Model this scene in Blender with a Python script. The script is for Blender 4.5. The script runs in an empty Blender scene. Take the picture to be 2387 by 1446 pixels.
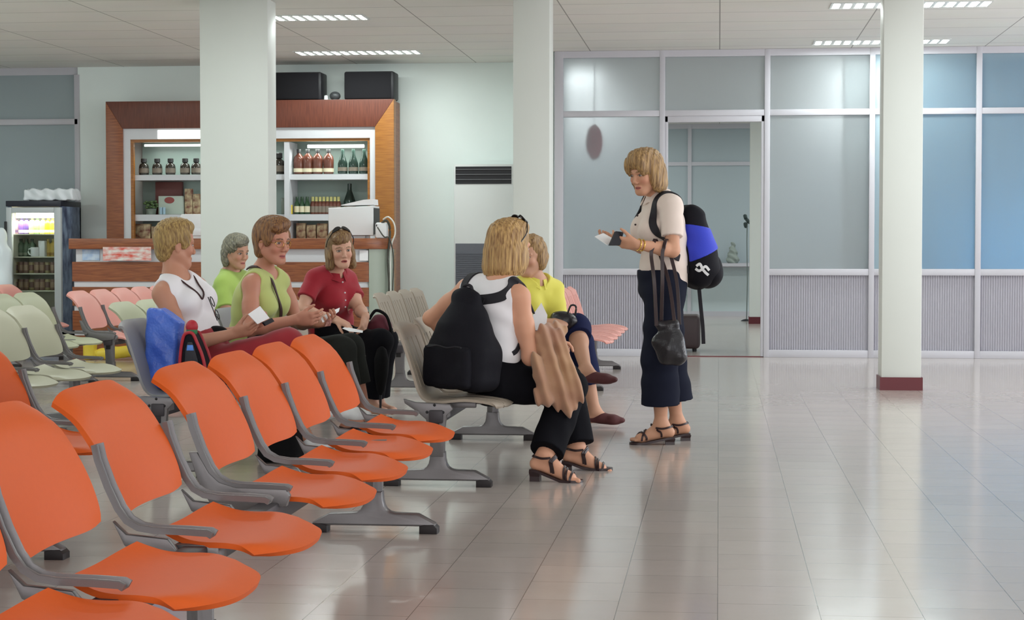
import bpy, bmesh, math, random
import numpy as np
from mathutils import Vector, Matrix

# ---------------------------------------------------------------- camera, world, lights, exposure
scene = bpy.context.scene
COL = scene.collection
FPX = 4250.0                                   # focal length in pixels of the 2387 px wide frame
PITCH = math.atan2(145.0, FPX)
YAW = math.atan(482.5 / FPX * math.cos(PITCH))
EYE = 1.10
CEIL = 3.09
cam_d = bpy.data.cameras.new('camera')
cam_d.sensor_width = 36.0
cam_d.lens = 36.0 * FPX / 2387.0
cam_d.clip_end = 200
cam = bpy.data.objects.new('camera', cam_d)
COL.objects.link(cam)
cam.location = (0, 0, EYE)
cam.rotation_euler = (math.pi / 2 - PITCH, 0, YAW)
scene.camera = cam

scene.view_settings.view_transform = 'Standard'
scene.view_settings.look = 'None'
scene.view_settings.gamma = 1.0
scene.view_settings.use_curve_mapping = False
scene.view_settings.exposure = 0.06

world = bpy.data.worlds.new('daylight')
scene.world = world
world.use_nodes = True
bgn = world.node_tree.nodes['Background']
bgn.inputs[0].default_value = (0.93, 0.97, 1.0, 1)
bgn.inputs[1].default_value = 1.1

def area_light(name, loc, size, power, color=(1, 1, 1), rot=(0, 0, 0)):
    d = bpy.data.lights.new(name, 'AREA')
    d.shape = 'RECTANGLE'
    d.size, d.size_y = size
    d.energy = power
    d.color = color
    o = bpy.data.objects.new(name, d)
    COL.objects.link(o)
    o.location = loc
    o.rotation_euler = rot
    return o

# the hall's ceiling lamps above and behind the camera (their louvred fixtures in view are built further down)
for ly in (12.5, 9.7, 6.9, 4.1, 1.3):
    for lx in (-3.65, 1.55):
        area_light('ceiling_lamp_and_fill', (lx, ly, CEIL - 0.02), (1.25, 0.3), 34 if ly > 11 else 13, (0.90, 1.0, 0.98))
for ly in (15.3, 12.5, 9.7, 6.9):  # unseen extra row, added as fill to brighten the left side
    area_light('ceiling_lamp_and_fill', (-7.6, ly, CEIL - 0.02), (1.25, 0.3), 40, (0.90, 1.0, 0.98))
for ly in (21.0, 24.5, 28.0):
    for lx in (-2.0, 2.0, 5.5):
        area_light('lobby_lamp_light', (lx, ly, CEIL - 0.02), (1.25, 0.3), 32, (0.95, 1.0, 0.98))
# daylight through the big windows on the right of the hall and behind the camera
area_light('window_daylight', (6.8, 12.0, 1.7), (12.0, 2.4), 340, (0.96, 0.96, 1.0), (math.pi / 2 + 0.35, 0, math.pi / 2))
area_light('window_daylight', (0.5, -2.5, 1.7), (9.0, 2.4), 180, (1.0, 0.98, 0.98), (math.pi / 2, 0, 0))

# ---------------------------------------------------------------- helpers
def P(px, py, Y=None, z=None, X=None):
    """world point seen at a photo pixel, on the plane Y=..., z=... or X=..."""
    u = (px - 1193.5) / FPX
    v = (723.0 - py) / FPX
    x, y, zz = u, math.cos(PITCH) + v * math.sin(PITCH), v * math.cos(PITCH) - math.sin(PITCH)
    d = Vector((x * math.cos(YAW) - y * math.sin(YAW), x * math.sin(YAW) + y * math.cos(YAW), zz))
    if Y is not None:
        t = Y / d.y
    elif z is not None:
        t = (z - EYE) / d.z
    else:
        t = X / d.x
    return Vector((0, 0, EYE)) + d * t

def lin(c):
    c = c / 255.0
    return c / 12.92 if c <= 0.04045 else ((c + 0.055) / 1.055) ** 2.4

def rgb(t):
    return (lin(t[0]), lin(t[1]), lin(t[2]), 1.0)

def mat(name, color, rough=0.5, metal=0.0, spec=0.5, noise=0.0, nscale=30.0, bump=0.0, bscale=60.0,
        emit=None, estr=0.0, trans=0.0, ior=1.45, coat=0.0, sheen=0.0, stretch=None, color2=None, alpha=1.0,
        attr=None):
    m = bpy.data.materials.new(name)
    m.use_nodes = True
    nt = m.node_tree
    b = nt.nodes['Principled BSDF']
    b.inputs['Base Color'].default_value = rgb(color)
    b.inputs['Roughness'].default_value = rough
    b.inputs['Metallic'].default_value = metal
    b.inputs['Specular IOR Level'].default_value = spec
    b.inputs['Transmission Weight'].default_value = trans
    b.inputs['IOR'].default_value = ior
    b.inputs['Coat Weight'].default_value = coat
    b.inputs['Sheen Weight'].default_value = sheen
    b.inputs['Alpha'].default_value = alpha
    if emit:
        b.inputs['Emission Color'].default_value = rgb(emit)
        b.inputs['Emission Strength'].default_value = estr
    tc = nt.nodes.new('ShaderNodeTexCoord')
    mp = nt.nodes.new('ShaderNodeMapping')
    nt.links.new(tc.outputs['Object'], mp.inputs['Vector'])
    if stretch:
        mp.inputs['Scale'].default_value = stretch
    base = None
    if attr:
        a = nt.nodes.new('ShaderNodeAttribute')
        a.attribute_name = attr
        base = a.outputs['Color']
        nt.links.new(base, b.inputs['Base Color'])
    if noise > 0 or color2:
        n = nt.nodes.new('ShaderNodeTexNoise')
        n.inputs['Scale'].default_value = nscale
        n.inputs['Detail'].default_value = 4
        nt.links.new(mp.outputs[0], n.inputs['Vector'])
        mix = nt.nodes.new('ShaderNodeMix')
        mix.data_type = 'RGBA'
        if color2:
            ramp = nt.nodes.new('ShaderNodeValToRGB')
            ramp.color_ramp.elements[0].position = 0.35
            ramp.color_ramp.elements[1].position = 0.65
            nt.links.new(n.outputs['Fac'], ramp.inputs['Fac'])
            nt.links.new(ramp.outputs['Color'], mix.inputs['Factor'])
            mix.inputs[6].default_value = rgb(color)
            mix.inputs[7].default_value = rgb(color2)
        else:
            nt.links.new(n.outputs['Fac'], mix.inputs['Factor'])
            c = rgb(color)
            mix.inputs[6].default_value = tuple(min(1, x * (1 - noise)) for x in c[:3]) + (1,)
            mix.inputs[7].default_value = tuple(min(1, x * (1 + noise)) for x in c[:3]) + (1,)
        if base is None:
            nt.links.new(mix.outputs[2], b.inputs['Base Color'])
    if bump > 0:
        n2 = nt.nodes.new('ShaderNodeTexNoise')
        n2.inputs['Scale'].default_value = bscale
        n2.inputs['Detail'].default_value = 3
        nt.links.new(mp.outputs[0], n2.inputs['Vector'])
        bp = nt.nodes.new('ShaderNodeBump')
        bp.inputs['Strength'].default_value = bump
        bp.inputs['Distance'].default_value = 0.01
        nt.links.new(n2.outputs['Fac'], bp.inputs['Height'])
        nt.links.new(bp.outputs[0], b.inputs['Normal'])
    return m

def tag(o, label=None, cat=None, group=None, kind=None):
    if label: o['label'] = label
    if cat: o['category'] = cat
    if group: o['group'] = group
    if kind: o['kind'] = kind
    return o

def empty(name, loc, label=None, cat=None, group=None, rz=0.0):
    o = bpy.data.objects.new(name, None)
    o.empty_display_size = 0.1
    COL.objects.link(o)
    o.location = loc
    o.rotation_euler = (0, 0, rz)
    return tag(o, label, cat, group)

def link(name, me, m=None, parent=None, loc=(0, 0, 0), rot=(0, 0, 0)):
    o = bpy.data.objects.new(name, me)
    COL.objects.link(o)
    o.location = loc
    o.rotation_euler = rot
    if m is not None and len(me.materials) == 0:
        for mm in (m if isinstance(m, (list, tuple)) else [m]):
            me.materials.append(mm)
    if parent is not None:
        o.parent = parent
    return o

def copy_tree(o, parent=None):
    c = o.copy()
    COL.objects.link(c)
    if parent is not None:
        c.parent = parent
    for ch in list(o.children):
        copy_tree(ch, c)
    return c

class MB:
    """collects shapes into one bmesh"""
    def __init__(self):
        self.bm = bmesh.new()
    def _mark(self):
        return len(self.bm.verts)
    def box(self, lo, hi, bevel=0.0, mi=0, seg=2):
        lo, hi = Vector(lo), Vector(hi)
        r = bmesh.ops.create_cube(self.bm, size=1.0)
        vs = r['verts']
        for v in vs:
            v.co = Vector((lo[i] + (v.co[i] + 0.5) * (hi[i] - lo[i]) for i in range(3)))
        fs = set(f for v in vs for f in v.link_faces)
        for f in fs: f.material_index = mi
        if bevel > 0:
            es = list(set(e for v in vs for e in v.link_edges))
            r2 = bmesh.ops.bevel(self.bm, geom=es, offset=bevel, segments=seg, affect='EDGES', profile=0.5)
            for f in r2['faces']: f.material_index = mi
        return self
    def prism(self, pts, axis, a, b, bevel=0.0, mi=0):
        """polygon pts extruded along axis 'x','y','z' from a to b"""
        def mk(p, h):
            if axis == 'y': return Vector((p[0], h, p[1]))
            if axis == 'x': return Vector((h, p[0], p[1]))
            return Vector((p[0], p[1], h))
        va = [self.bm.verts.new(mk(p, a)) for p in pts]
        vb = [self.bm.verts.new(mk(p, b)) for p in pts]
        n = len(pts)
        fs = [self.bm.faces.new(va), self.bm.faces.new(list(reversed(vb)))]
        for i in range(n):
            fs.append(self.bm.faces.new((va[i], vb[i], vb[(i + 1) % n], va[(i + 1) % n])))
        for f in fs: f.material_index = mi
        bmesh.ops.recalc_face_normals(self.bm, faces=fs)
        if bevel > 0:
            es = list(set(e for f in fs[:2] for e in f.edges))
            r2 = bmesh.ops.bevel(self.bm, geom=es, offset=bevel, segments=2, affect='EDGES', profile=0.5)
            for f in r2['faces']: f.material_index = mi
        return self
    def sweep(self, path, prof, up=(0, 1, 0), closed=False, mi=0, scale=None, cap=True):
        """profile (list of (a,b)) swept along path; a along `up`, b along up x tangent"""
        path = [Vector(p) for p in path]
        n = len(path)
        rings = []
        up0 = Vector(up).normalized()
        for i, p in enumerate(path):
            if closed:
                t = path[(i + 1) % n] - path[i - 1]
            else:
                t = path[min(i + 1, n - 1)] - path[max(i - 1, 0)]
            t.normalize()
            s = up0.cross(t)
            if s.length < 1e-4:
                s = Vector((1, 0, 0)).cross(t)
            s.normalize()
            u = t.cross(s).normalized()
            k = 1.0 if scale is None else scale[i]
            rings.append([self.bm.verts.new(p + u * (q[0] * k) + s * (q[1] * k)) for q in prof])
        m = len(prof)
        fs = []
        for i in range(n if closed else n - 1):
            r0, r1 = rings[i], rings[(i + 1) % n]
            for j in range(m):
                fs.append(self.bm.faces.new((r0[j], r0[(j + 1) % m], r1[(j + 1) % m], r1[j])))
        if cap and not closed:
            fs.append(self.bm.faces.new(list(reversed(rings[0]))))
            fs.append(self.bm.faces.new(rings[-1]))
        for f in fs:
            f.material_index = mi
        bmesh.ops.recalc_face_normals(self.bm, faces=fs)
        return self
    def tube(self, path, r, seg=8, up=(0, 0.02, 1), mi=0, closed=False):
        if isinstance(r, (int, float)):
            sc = None
            rr = r
        else:
            rr = 1.0
            sc = list(r)
        prof = [(rr * math.cos(2 * math.pi * k / seg), rr * math.sin(2 * math.pi * k / seg)) for k in range(seg)]
        return self.sweep(path, prof, up=up, mi=mi, scale=sc, closed=closed)
    def lathe(self, prof, seg=20, c=(0, 0, 0), mi=0):
        """prof: list of (radius, z), turned about z"""
        c = Vector(c)
        rings = []
        for r, z in prof:
            if r < 1e-5:
                rings.append([self.bm.verts.new(c + Vector((0, 0, z)))])
            else:
                rings.append([self.bm.verts.new(c + Vector((r * math.cos(2 * math.pi * k / seg), r * math.sin(2 * math.pi * k / seg), z))) for k in range(seg)])
        fs = []
        for a, b in zip(rings, rings[1:]):
            if len(a) == 1 and len(b) == 1:
                continue
            for k in range(seg):
                k2 = (k + 1) % seg
                if len(a) == 1:
                    fs.append(self.bm.faces.new((a[0], b[k2], b[k])))
                elif len(b) == 1:
                    fs.append(self.bm.faces.new((a[k], a[k2], b[0])))
                else:
                    fs.append(self.bm.faces.new((a[k], a[k2], b[k2], b[k])))
        if len(rings[0]) > 1: fs.append(self.bm.faces.new(list(reversed(rings[0]))))
        if len(rings[-1]) > 1: fs.append(self.bm.faces.new(rings[-1]))
        for f in fs: f.material_index = mi
        bmesh.ops.recalc_face_normals(self.bm, faces=fs)
        return self
    def ball(self, c, r, seg=16, mi=0):
        res = bmesh.ops.create_uvsphere(self.bm, u_segments=seg, v_segments=max(6, seg // 2), radius=1.0)
        rr = (r, r, r) if isinstance(r, (int, float)) else r
        for v in res['verts']:
            v.co = Vector((c[i] + v.co[i] * rr[i] for i in range(3)))
            for f in v.link_faces: f.material_index = mi
        return self
    def mesh(self, name, smooth=True, angle=35):
        me = bpy.data.meshes.new(name)
        self.bm.to_mesh(me)
        self.bm.free()
        if smooth:
            me.polygons.foreach_set('use_smooth', [True] * len(me.polygons))
            try:
                me.set_sharp_from_angle(angle=math.radians(angle))
            except Exception:
                pass
        return me
    def build(self, name, m, parent=None, loc=(0, 0, 0), rot=(0, 0, 0), smooth=True, angle=35):
        return link(name, self.mesh(name, smooth, angle), m, parent, loc, rot)

def shell_mesh(name, fn, nu, nv, thick, mask=None, us=None, vs=None):
    """curved sheet fn(u,v) given real thickness; mask(u,v) True leaves a hole"""
    us = us if us is not None else [-1 + 2 * i / nu for i in range(nu + 1)]
    vs = vs if vs is not None else [j / nv for j in range(nv + 1)]
    bm = bmesh.new()
    g = [[bm.verts.new(fn(u, v)) for v in vs] for u in us]
    for i in range(len(us) - 1):
        for j in range(len(vs) - 1):
            if mask and mask((us[i] + us[i + 1]) / 2, (vs[j] + vs[j + 1]) / 2):
                continue
            bm.faces.new((g[i][j], g[i + 1][j], g[i + 1][j + 1], g[i][j + 1]))
    loose = [v for v in bm.verts if not v.link_faces]
    bmesh.ops.delete(bm, geom=loose, context='VERTS')
    bmesh.ops.recalc_face_normals(bm, faces=bm.faces)
    me = bpy.data.meshes.new(name)
    bm.to_mesh(me)
    bm.free()
    o = bpy.data.objects.new('tmp', me)
    COL.objects.link(o)
    md = o.modifiers.new('s', 'SOLIDIFY')
    md.thickness = thick
    md.offset = 0
    dg = bpy.context.evaluated_depsgraph_get()
    me2 = bpy.data.meshes.new_from_object(o.evaluated_get(dg))
    bpy.data.objects.remove(o)
    me2.name = name
    me2.polygons.foreach_set('use_smooth', [True] * len(me2.polygons))
    me2.set_sharp_from_angle(angle=math.radians(50))
    return me2

def with_mat(me, m):
    c = me.copy()
    c.materials.clear()
    c.materials.append(m)
    return c
# ---------------------------------------------------------------- setting
M_wall = mat('wall_paint', (230, 240, 237), 0.6, noise=0.03, nscale=3)
M_col = mat('column_paint', (208, 211, 206), 0.5, noise=0.02, nscale=3)
M_frame = mat('white_aluminium', (190, 189, 196), 0.35, spec=0.5)
M_dkred = mat('dark_red_paint', (92, 28, 36), 0.4)
M_panel = mat('white_corrugated_plastic', (206, 204, 212), 0.35)

def tile_mat(name, c1, c2, cm, w, h, mortar, rough, off=0.5, swap=False, bumpy=0.0, speck=0.0, spec=0.5):
    m = bpy.data.materials.new(name)
    m.use_nodes = True
    nt = m.node_tree
    b = nt.nodes['Principled BSDF']
    tc = nt.nodes.new('ShaderNodeTexCoord')
    sep = nt.nodes.new('ShaderNodeSeparateXYZ')
    cmb = nt.nodes.new('ShaderNodeCombineXYZ')
    nt.links.new(tc.outputs['Object'], sep.inputs[0])
    nt.links.new(sep.outputs[1 if swap else 0], cmb.inputs[0])
    nt.links.new(sep.outputs[0 if swap else 1], cmb.inputs[1])
    br = nt.nodes.new('ShaderNodeTexBrick')
    br.offset = off
    br.inputs['Scale'].default_value = 1.0
    br.inputs['Brick Width'].default_value = w
    br.inputs['Row Height'].default_value = h
    br.inputs['Mortar Size'].default_value = mortar
    br.inputs['Mortar Smooth'].default_value = 0.3
    br.inputs['Color1'].default_value = rgb(c1)
    br.inputs['Color2'].default_value = rgb(c2)
    br.inputs['Mortar'].default_value = rgb(cm)
    nt.links.new(cmb.outputs[0], br.inputs['Vector'])
    col = br.outputs['Color']
    if speck > 0:
        n = nt.nodes.new('ShaderNodeTexNoise')
        n.inputs['Scale'].default_value = 2.2
        n.inputs['Detail'].default_value = 6
        nt.links.new(tc.outputs['Object'], n.inputs['Vector'])
        mx = nt.nodes.new('ShaderNodeMix')
        mx.data_type = 'RGBA'
        mx.blend_type = 'MULTIPLY'
        mx.inputs[0].default_value = speck
        nt.links.new(col, mx.inputs[6])
        nt.links.new(n.outputs['Color'], mx.inputs[7])
        hsv = nt.nodes.new('ShaderNodeHueSaturation')
        hsv.inputs['Saturation'].default_value = 0.5
        hsv.inputs['Value'].default_value = 1.0 / (1 - speck * 0.5)
        nt.links.new(mx.outputs[2], hsv.inputs['Color'])
        col = hsv.outputs['Color']
    nt.links.new(col, b.inputs['Base Color'])
    b.inputs['Roughness'].default_value = rough
    b.inputs['Specular IOR Level'].default_value = spec
    if bumpy > 0:
        n2 = nt.nodes.new('ShaderNodeTexNoise')
        n2.inputs['Scale'].default_value = 5.0
        n2.inputs['Detail'].default_value = 2
        nt.links.new(tc.outputs['Object'], n2.inputs['Vector'])
        bp = nt.nodes.new('ShaderNodeBump')
        bp.inputs['Strength'].default_value = bumpy
        bp.inputs['Distance'].default_value = 0.02
        nt.links.new(n2.outputs['Fac'], bp.inputs['Height'])
        nt.links.new(bp.outputs[0], b.inputs['Normal'])
    return m

M_floor = tile_mat('floor_tiles', (188, 168, 155), (182, 162, 150), (124, 111, 102), 0.305, 0.305, 0.0016, 0.15, 0.5, True, 0.05, 0.10, 0.62)
M_ceil = tile_mat('ceiling_boards', (226, 225, 214), (221, 221, 211), (150, 149, 140), 0.65, 1.3, 0.006, 0.8, 0.0, True, 0.0, 0.12)

XL, XR, YB, YF, YEND = -9.5, 7.0, -3.0, 19.5, 30.0
PY = 18.5                                       # plane of the glazed partition
def struct(name, mb, m, parent=None, **k):
    o = mb.build(name, m, parent, **k)
    if parent is None: o['kind'] = 'structure'
    return o
struct('floor', MB().box((XL, YB, -0.1), (XR, YEND + 4, 0)), M_floor)
struct('ceiling', MB().box((XL, YB, CEIL), (XR, YEND + 4, CEIL + 0.1)), M_ceil, loc=(0, 0, 0))
bpy.data.objects['ceiling'].location.x = 0.0

# back wall behind the bar (from the dark window to the partition), and the return wall to the partition
wl = P(182, 300, Y=YF).x
pxl = P(1290, 500, Y=PY).x
struct('wall_back', MB().box((wl, YF, 0), (pxl + 0.04, YF + 0.15, CEIL)), M_wall)
struct('wall_return', MB().box((pxl - 0.1, PY - 0.02, 0), (pxl, YF, CEIL)), M_wall)
# dark tinted window left of the wall
M_dark = mat('dark_tinted_glass', (150, 162, 166), 0.12, spec=0.6)
wz0, wz1, wz2 = P(90, 285, Y=YF).z, P(90, 175, Y=YF).z, 0.0
win = empty('window_1', (0, YF, 0))
win['kind'] = 'structure'
mb = MB()
mb.box((XL, YF + 0.02, wz1), (wl, YF + 0.1, CEIL))
mb.box((XL, YF - 0.01, wz0 - 0.03), (wl, YF + 0.07, wz0 + 0.035), 0.004)
mb.box((wl - 0.04, YF - 0.01, 0), (wl + 0.02, YF + 0.07, wz1), 0.004)
mb.box((XL, YF - 0.01, 0), (wl, YF + 0.07, 0.12))
struct('window_frame', mb, M_frame, win, loc=(0, -YF, 0))
struct('pane', MB().box((XL, YF + 0.03, 0.1), (wl - 0.03, YF + 0.04, wz0 - 0.02)), M_dark, win, loc=(0, -YF, 0))
struct('pane', MB().box((XL, YF + 0.03, wz0 + 0.02), (wl - 0.03, YF + 0.04, wz1)), M_dark, win, loc=(0, -YF, 0))
struct('wall_left', MB().box((XL - 0.15, YB, 0), (XL, YEND + 4, CEIL)), M_wall)

# columns (front faces on one line) with dark red plinths on the right-hand one
CY = 14.3
def column(name, px0, px1, depth, plinth):
    x0, x1 = P(px0, 500, Y=CY).x, P(px1, 500, Y=CY).x
    e = struct(name, MB().box((x0, CY, 0.0), (x1, CY + depth, CEIL), 0.006), M_col)
    if plinth:
        MB().box((x0 - 0.012, CY - 0.012, 0), (x1 + 0.012, CY + depth + 0.012, 0.10)).build('plinth', M_dkred, e)
    return e
column('trim_1', 467.5, 626, 0.27, True)
column('trim_2', 1196, 1281, 0.30, True)
column('trim_3', 2057, 2150, 0.30, True)

# ---------------------------------------------------------------- glazed partition
M_frost = mat('frosted_glass', (212, 218, 222), 0.36, trans=0.82, ior=1.3, spec=0.35)
M_frost_blue = mat('blue_frosted_glass', (200, 220, 230), 0.42, trans=0.78, ior=1.3, spec=0.4)
def partition(Y, xs, z_top, z_tr, z_sill, door_bay=None, x_end=None, glass=None, post=0.055, names=None):
    """posts at xs (left edges), rails, frosted panes above and corrugated panels below"""
    n0 = names or 'trim'
    fr = MB()
    for i, x in enumerate(xs):
        w = post if i else post * 1.6
        fr.box((x, Y - 0.03, 0), (x + w, Y + 0.05, CEIL - 0.001), 0.004)
    xe = x_end
    fr.box((xs[0] + 0.01, Y - 0.027, z_top), (xe, Y + 0.047, CEIL - 0.002))
    for i in range(len(xs)):
        a = xs[i]
        b = xs[i + 1] if i + 1 < len(xs) else xe
        fr.box((a, Y - 0.025, z_tr - 0.03), (b, Y + 0.045, z_tr + 0.03), 0.003)
        if i == door_bay:
            continue
        fr.box((a, Y - 0.025, z_sill - 0.035), (b, Y + 0.045, z_sill + 0.03), 0.003)
        fr.box((a, Y - 0.025, 0), (b, Y + 0.045, 0.075), 0.003)
    return fr
def bays(px):
    return [P(p, 500, Y=PY).x for p in px]
xs = bays([1293, 1537, 1781, 2025, 2273, 2517])
xe = xs[-1] + 0.06
zt, ztr, zs = P(1500, 134, Y=PY).z, P(1500, 265, Y=PY).z, P(1900, 634, Y=PY).z
part = partition(PY, xs, zt, ztr, zs, door_bay=1, x_end=xe)
pf = struct('trim_4', part, M_frame)
wi = 2
for i in range(len(xs) - 1):
    a, b = xs[i] + 0.05, xs[i + 1] + 0.005
    g = M_frost_blue if i >= 3 else M_frost
    spans = [(ztr + 0.025, zt + 0.005)]
    if i != 1:
        spans.append((zs + 0.025, ztr - 0.025))
    w = empty('window_%d' % wi, ((a + b) / 2, PY, 0)); w['kind'] = 'structure'
    wi += 1
    for (z0, z1) in spans:
        struct('pane', MB().box((a - 0.01, PY, z0), (b + 0.01, PY + 0.008, z1)), g, w, loc=(-(a + b) / 2, -PY, 0))
    if i != 1:
        # corrugated panel: real ribs
        nper = int(round((b - a) / 0.0235))
        pts = []
        for k in range(nper * 6 + 1):
            t = k / 6.0
            pts.append((a + (b - a) * k / (nper * 6), PY + 0.016 - 0.018 * max(-0.5, math.cos(2 * math.pi * t))))
        pts = pts + [(b, PY + 0.04), (a, PY + 0.04)]
        mb = MB().prism(pts, 'z', 0.07, zs - 0.03)
        struct('panel', mb, M_panel, w, loc=(-(a + b) / 2, -PY, 0), smooth=False)
# door frame inside the open bay
dx0, dx1 = xs[1] + 0.055, xs[2]
dfr = MB()
dfr.box((dx0, PY - 0.02, 0), (dx0 + 0.03, PY + 0.06, ztr - 0.03), 0.003)
dfr.box((dx1 - 0.03, PY - 0.02, 0), (dx1, PY + 0.06, ztr - 0.03), 0.003)
dfr.box((dx0, PY - 0.02, ztr - 0.09), (dx1, PY + 0.06, ztr - 0.03), 0.003)
struct('door_1', dfr, M_frame)
struct('trim_5', MB().box((dx0, PY - 0.02, 0), (dx1, PY + 0.03, 0.008)), M_dkred)

# blue curtain hanging behind the right-hand panes
M_curtain = mat('blue_curtain', (132, 190, 214), 0.8)
bx0, bx1 = P(2120, 500, Y=18.95).x, 5.6
nt_ = M_curtain.node_tree
tr_ = nt_.nodes.new('ShaderNodeBsdfTranslucent'); tr_.inputs[0].default_value = rgb((132, 196, 222))
mx_ = nt_.nodes.new('ShaderNodeMixShader'); mx_.inputs[0].default_value = 0.55
nt_.links.new(nt_.nodes['Principled BSDF'].outputs[0], mx_.inputs[1]); nt_.links.new(tr_.outputs[0], mx_.inputs[2])
nt_.links.new(mx_.outputs[0], nt_.nodes['Material Output'].inputs[0])
pts = []
nf = 40
for k in range(nf * 6 + 1):
    pts.append((bx0 + (bx1 - bx0) * k / (nf * 6.0), 18.98 + 0.03 * math.sin(2 * math.pi * k / 6.0) + 0.02 * math.sin(k * 0.37)))
pts = pts + [(x, y + 0.012) for x, y in reversed(pts)]
cu = MB().prism(pts, 'z', 0.02, CEIL - 0.05).build('curtain', M_curtain)
tag(cu, 'blue curtain blurred behind the frosted panes at the far right', 'curtain')
area_light('curtain_backlight', (4.0, 19.6, 0.95), (3.4, 1.1), 48, (0.9, 0.97, 1.0), (-math.pi / 2, 0, 0))  # added backlight for the translucent curtain, in place of unseen daylight
# the lobby behind: far glazed partition, a white column, ceiling lamps
LY = 29.5
fx = [P(p, 500, Y=LY).x for p in (1180, 1395, 1603, 1905, 2120, 2340)]
fz = P(1650, 382, Y=LY).z
fs_ = P(1680, 618, Y=LY).z
fr = MB()
for x in fx:
    fr.box((x, LY - 0.03, 0), (x + 0.06, LY + 0.05, CEIL))
for z0, z1 in ((CEIL - 0.08, CEIL), (fz - 0.03, fz + 0.03), (fs_ - 0.035, fs_ + 0.035), (0, 0.08)):
    fr.box((fx[0], LY - 0.025, z0), (fx[-1], LY + 0.045, z1))
struct('trim_6', fr, M_frame)
M_frost2 = mat('lobby_frosted_glass', (176, 188, 192), 0.5, trans=0.35, ior=1.3)
M_lobby_panel = mat('lobby_lower_panel', (190, 202, 204), 0.5)
for i in range(len(fx) - 1):
    a, b = fx[i] + 0.05, fx[i + 1] + 0.01
    w = empty('window_%d' % wi, ((a + b) / 2, LY, 0)); w['kind'] = 'structure'
    wi += 1
    for z0, z1, mm in ((fz, CEIL - 0.06, M_frost2), (fs_, fz, M_frost2), (0.05, fs_, M_lobby_panel)):
        struct('pane', MB().box((a, LY, z0), (b, LY + 0.01, z1)), mm, w, loc=(-(a + b) / 2, -LY, 0))
cx0, cx1 = P(1748, 500, Y=26.6).x, P(1795, 500, Y=26.6).x
c = struct('trim_7', MB().box((cx0, 26.6, 0), (cx1 + 0.1, 26.9, CEIL)), M_col)
MB().box((cx0 - 0.01, 26.59, 0), (cx1 + 0.11, 26.91, 0.1)).build('plinth', M_dkred, c)
# column right behind the third bay, seen blurred through the frosted panes
cx0 = P(1968, 500, Y=18.62).x
struct('trim_8', MB().box((cx0, 18.62, 0), (cx0 + 0.30, 18.92, CEIL)), M_col)
struct('trim_9', MB().box((fx[0], LY - 0.32, fs_ - 0.02), (fx[-1], LY - 0.02, fs_ + 0.03)), M_frame)
struct('wall_lobby', MB().box((P(1290, 500, Y=PY).x - 2.5, 19.7, 0), (P(1290, 500, Y=PY).x - 2.4, YEND, CEIL)), M_wall)
struct('wall_right', MB().box((7.0, 18.6, 0), (7.1, YEND + 4, CEIL)), M_wall)

# ---------------------------------------------------------------- louvred ceiling lamps
M_lens = mat('lamp_lens', (255, 255, 255), 0.4, emit=(246, 255, 252), estr=14)
M_louvre = mat('lamp_louvre', (205, 208, 206), 0.3)
def ceiling_lamp(x0, x1, y, label):
    r = empty('ceiling_lamp', ((x0 + x1) / 2, y, CEIL), label, 'ceiling light', 'louvred ceiling lamps')
    w = x1 - x0
    h = MB()
    h.box((-w / 2, -0.18, -0.008), (w / 2, -0.155, 0.0)).box((-w / 2, 0.155, -0.008), (w / 2, 0.18, 0))
    h.box((-w / 2, -0.155, -0.004), (w / 2, 0.155, -0.001))
    h.build('housing', M_louvre, r)
    l, s = MB(), MB()
    n = 14
    for k in range(n):
        xx = -w / 2 + w * (k + 0.5) / n
        l.box((xx - 0.022, -0.15, -0.007), (xx + 0.022, 0.15, -0.004))
        s.box((xx + 0.03, -0.155, -0.012), (xx + 0.036, 0.155, -0.003))
    l.build('lens', M_lens, r)
    s.build('louvre', M_louvre, r)
    d = bpy.data.lights.new('lamp_light', 'AREA')
    d.shape = 'RECTANGLE'; d.size = w; d.size_y = 0.3; d.energy = 24; d.color = (0.90, 1, 0.97)
    lo = bpy.data.objects.new('lamp_light', d)
    COL.objects.link(lo); lo.parent = r; lo.location = (0, 0, -0.02)
def grid_x(px, py):
    return P(px, py, z=CEIL).x
ceiling_lamp(-4.3, -3.02, P(750, 40, z=CEIL).y, 'louvred ceiling lamp beside the wide white column, nearer of the left pair')
ceiling_lamp(-4.3, -3.02, P(835, 122, z=CEIL).y, 'louvred ceiling lamp above the black loudspeakers')
ceiling_lamp(0.9, 2.19, P(2130, 10, z=CEIL).y, 'louvred ceiling lamp at the top edge behind the right column')
ceiling_lamp(0.9, 2.19, P(2060, 97, z=CEIL).y, 'louvred ceiling lamp close to the glazed partition, behind the right column')
# ---------------------------------------------------------------- beam benches
M_orange = mat('orange_plastic', (208, 90, 33), 0.5, spec=0.2, noise=0.03, nscale=60, bump=0.03, bscale=400)
M_pink = mat('pink_plastic', (214, 150, 140), 0.45)
M_green = mat('pale_green_plastic', (172, 174, 148), 0.45)
M_ivory = mat('pale_grey_plastic', (184, 182, 160), 0.45)
M_beige = mat('beige_plastic', (158, 146, 132), 0.5)
M_grey = mat('grey_plastic', (138, 138, 140), 0.45)
M_alu = mat('cast_aluminium', (112, 109, 110), 0.36, metal=0.45, bump=0.03, bscale=150)
M_beam = mat('dark_steel_beam', (62, 58, 62), 0.45, metal=0.3)
M_rubber = mat('black_rubber', (32, 26, 28), 0.55)
M_hole = mat('bolt_black', (24, 22, 24), 0.5)

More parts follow.
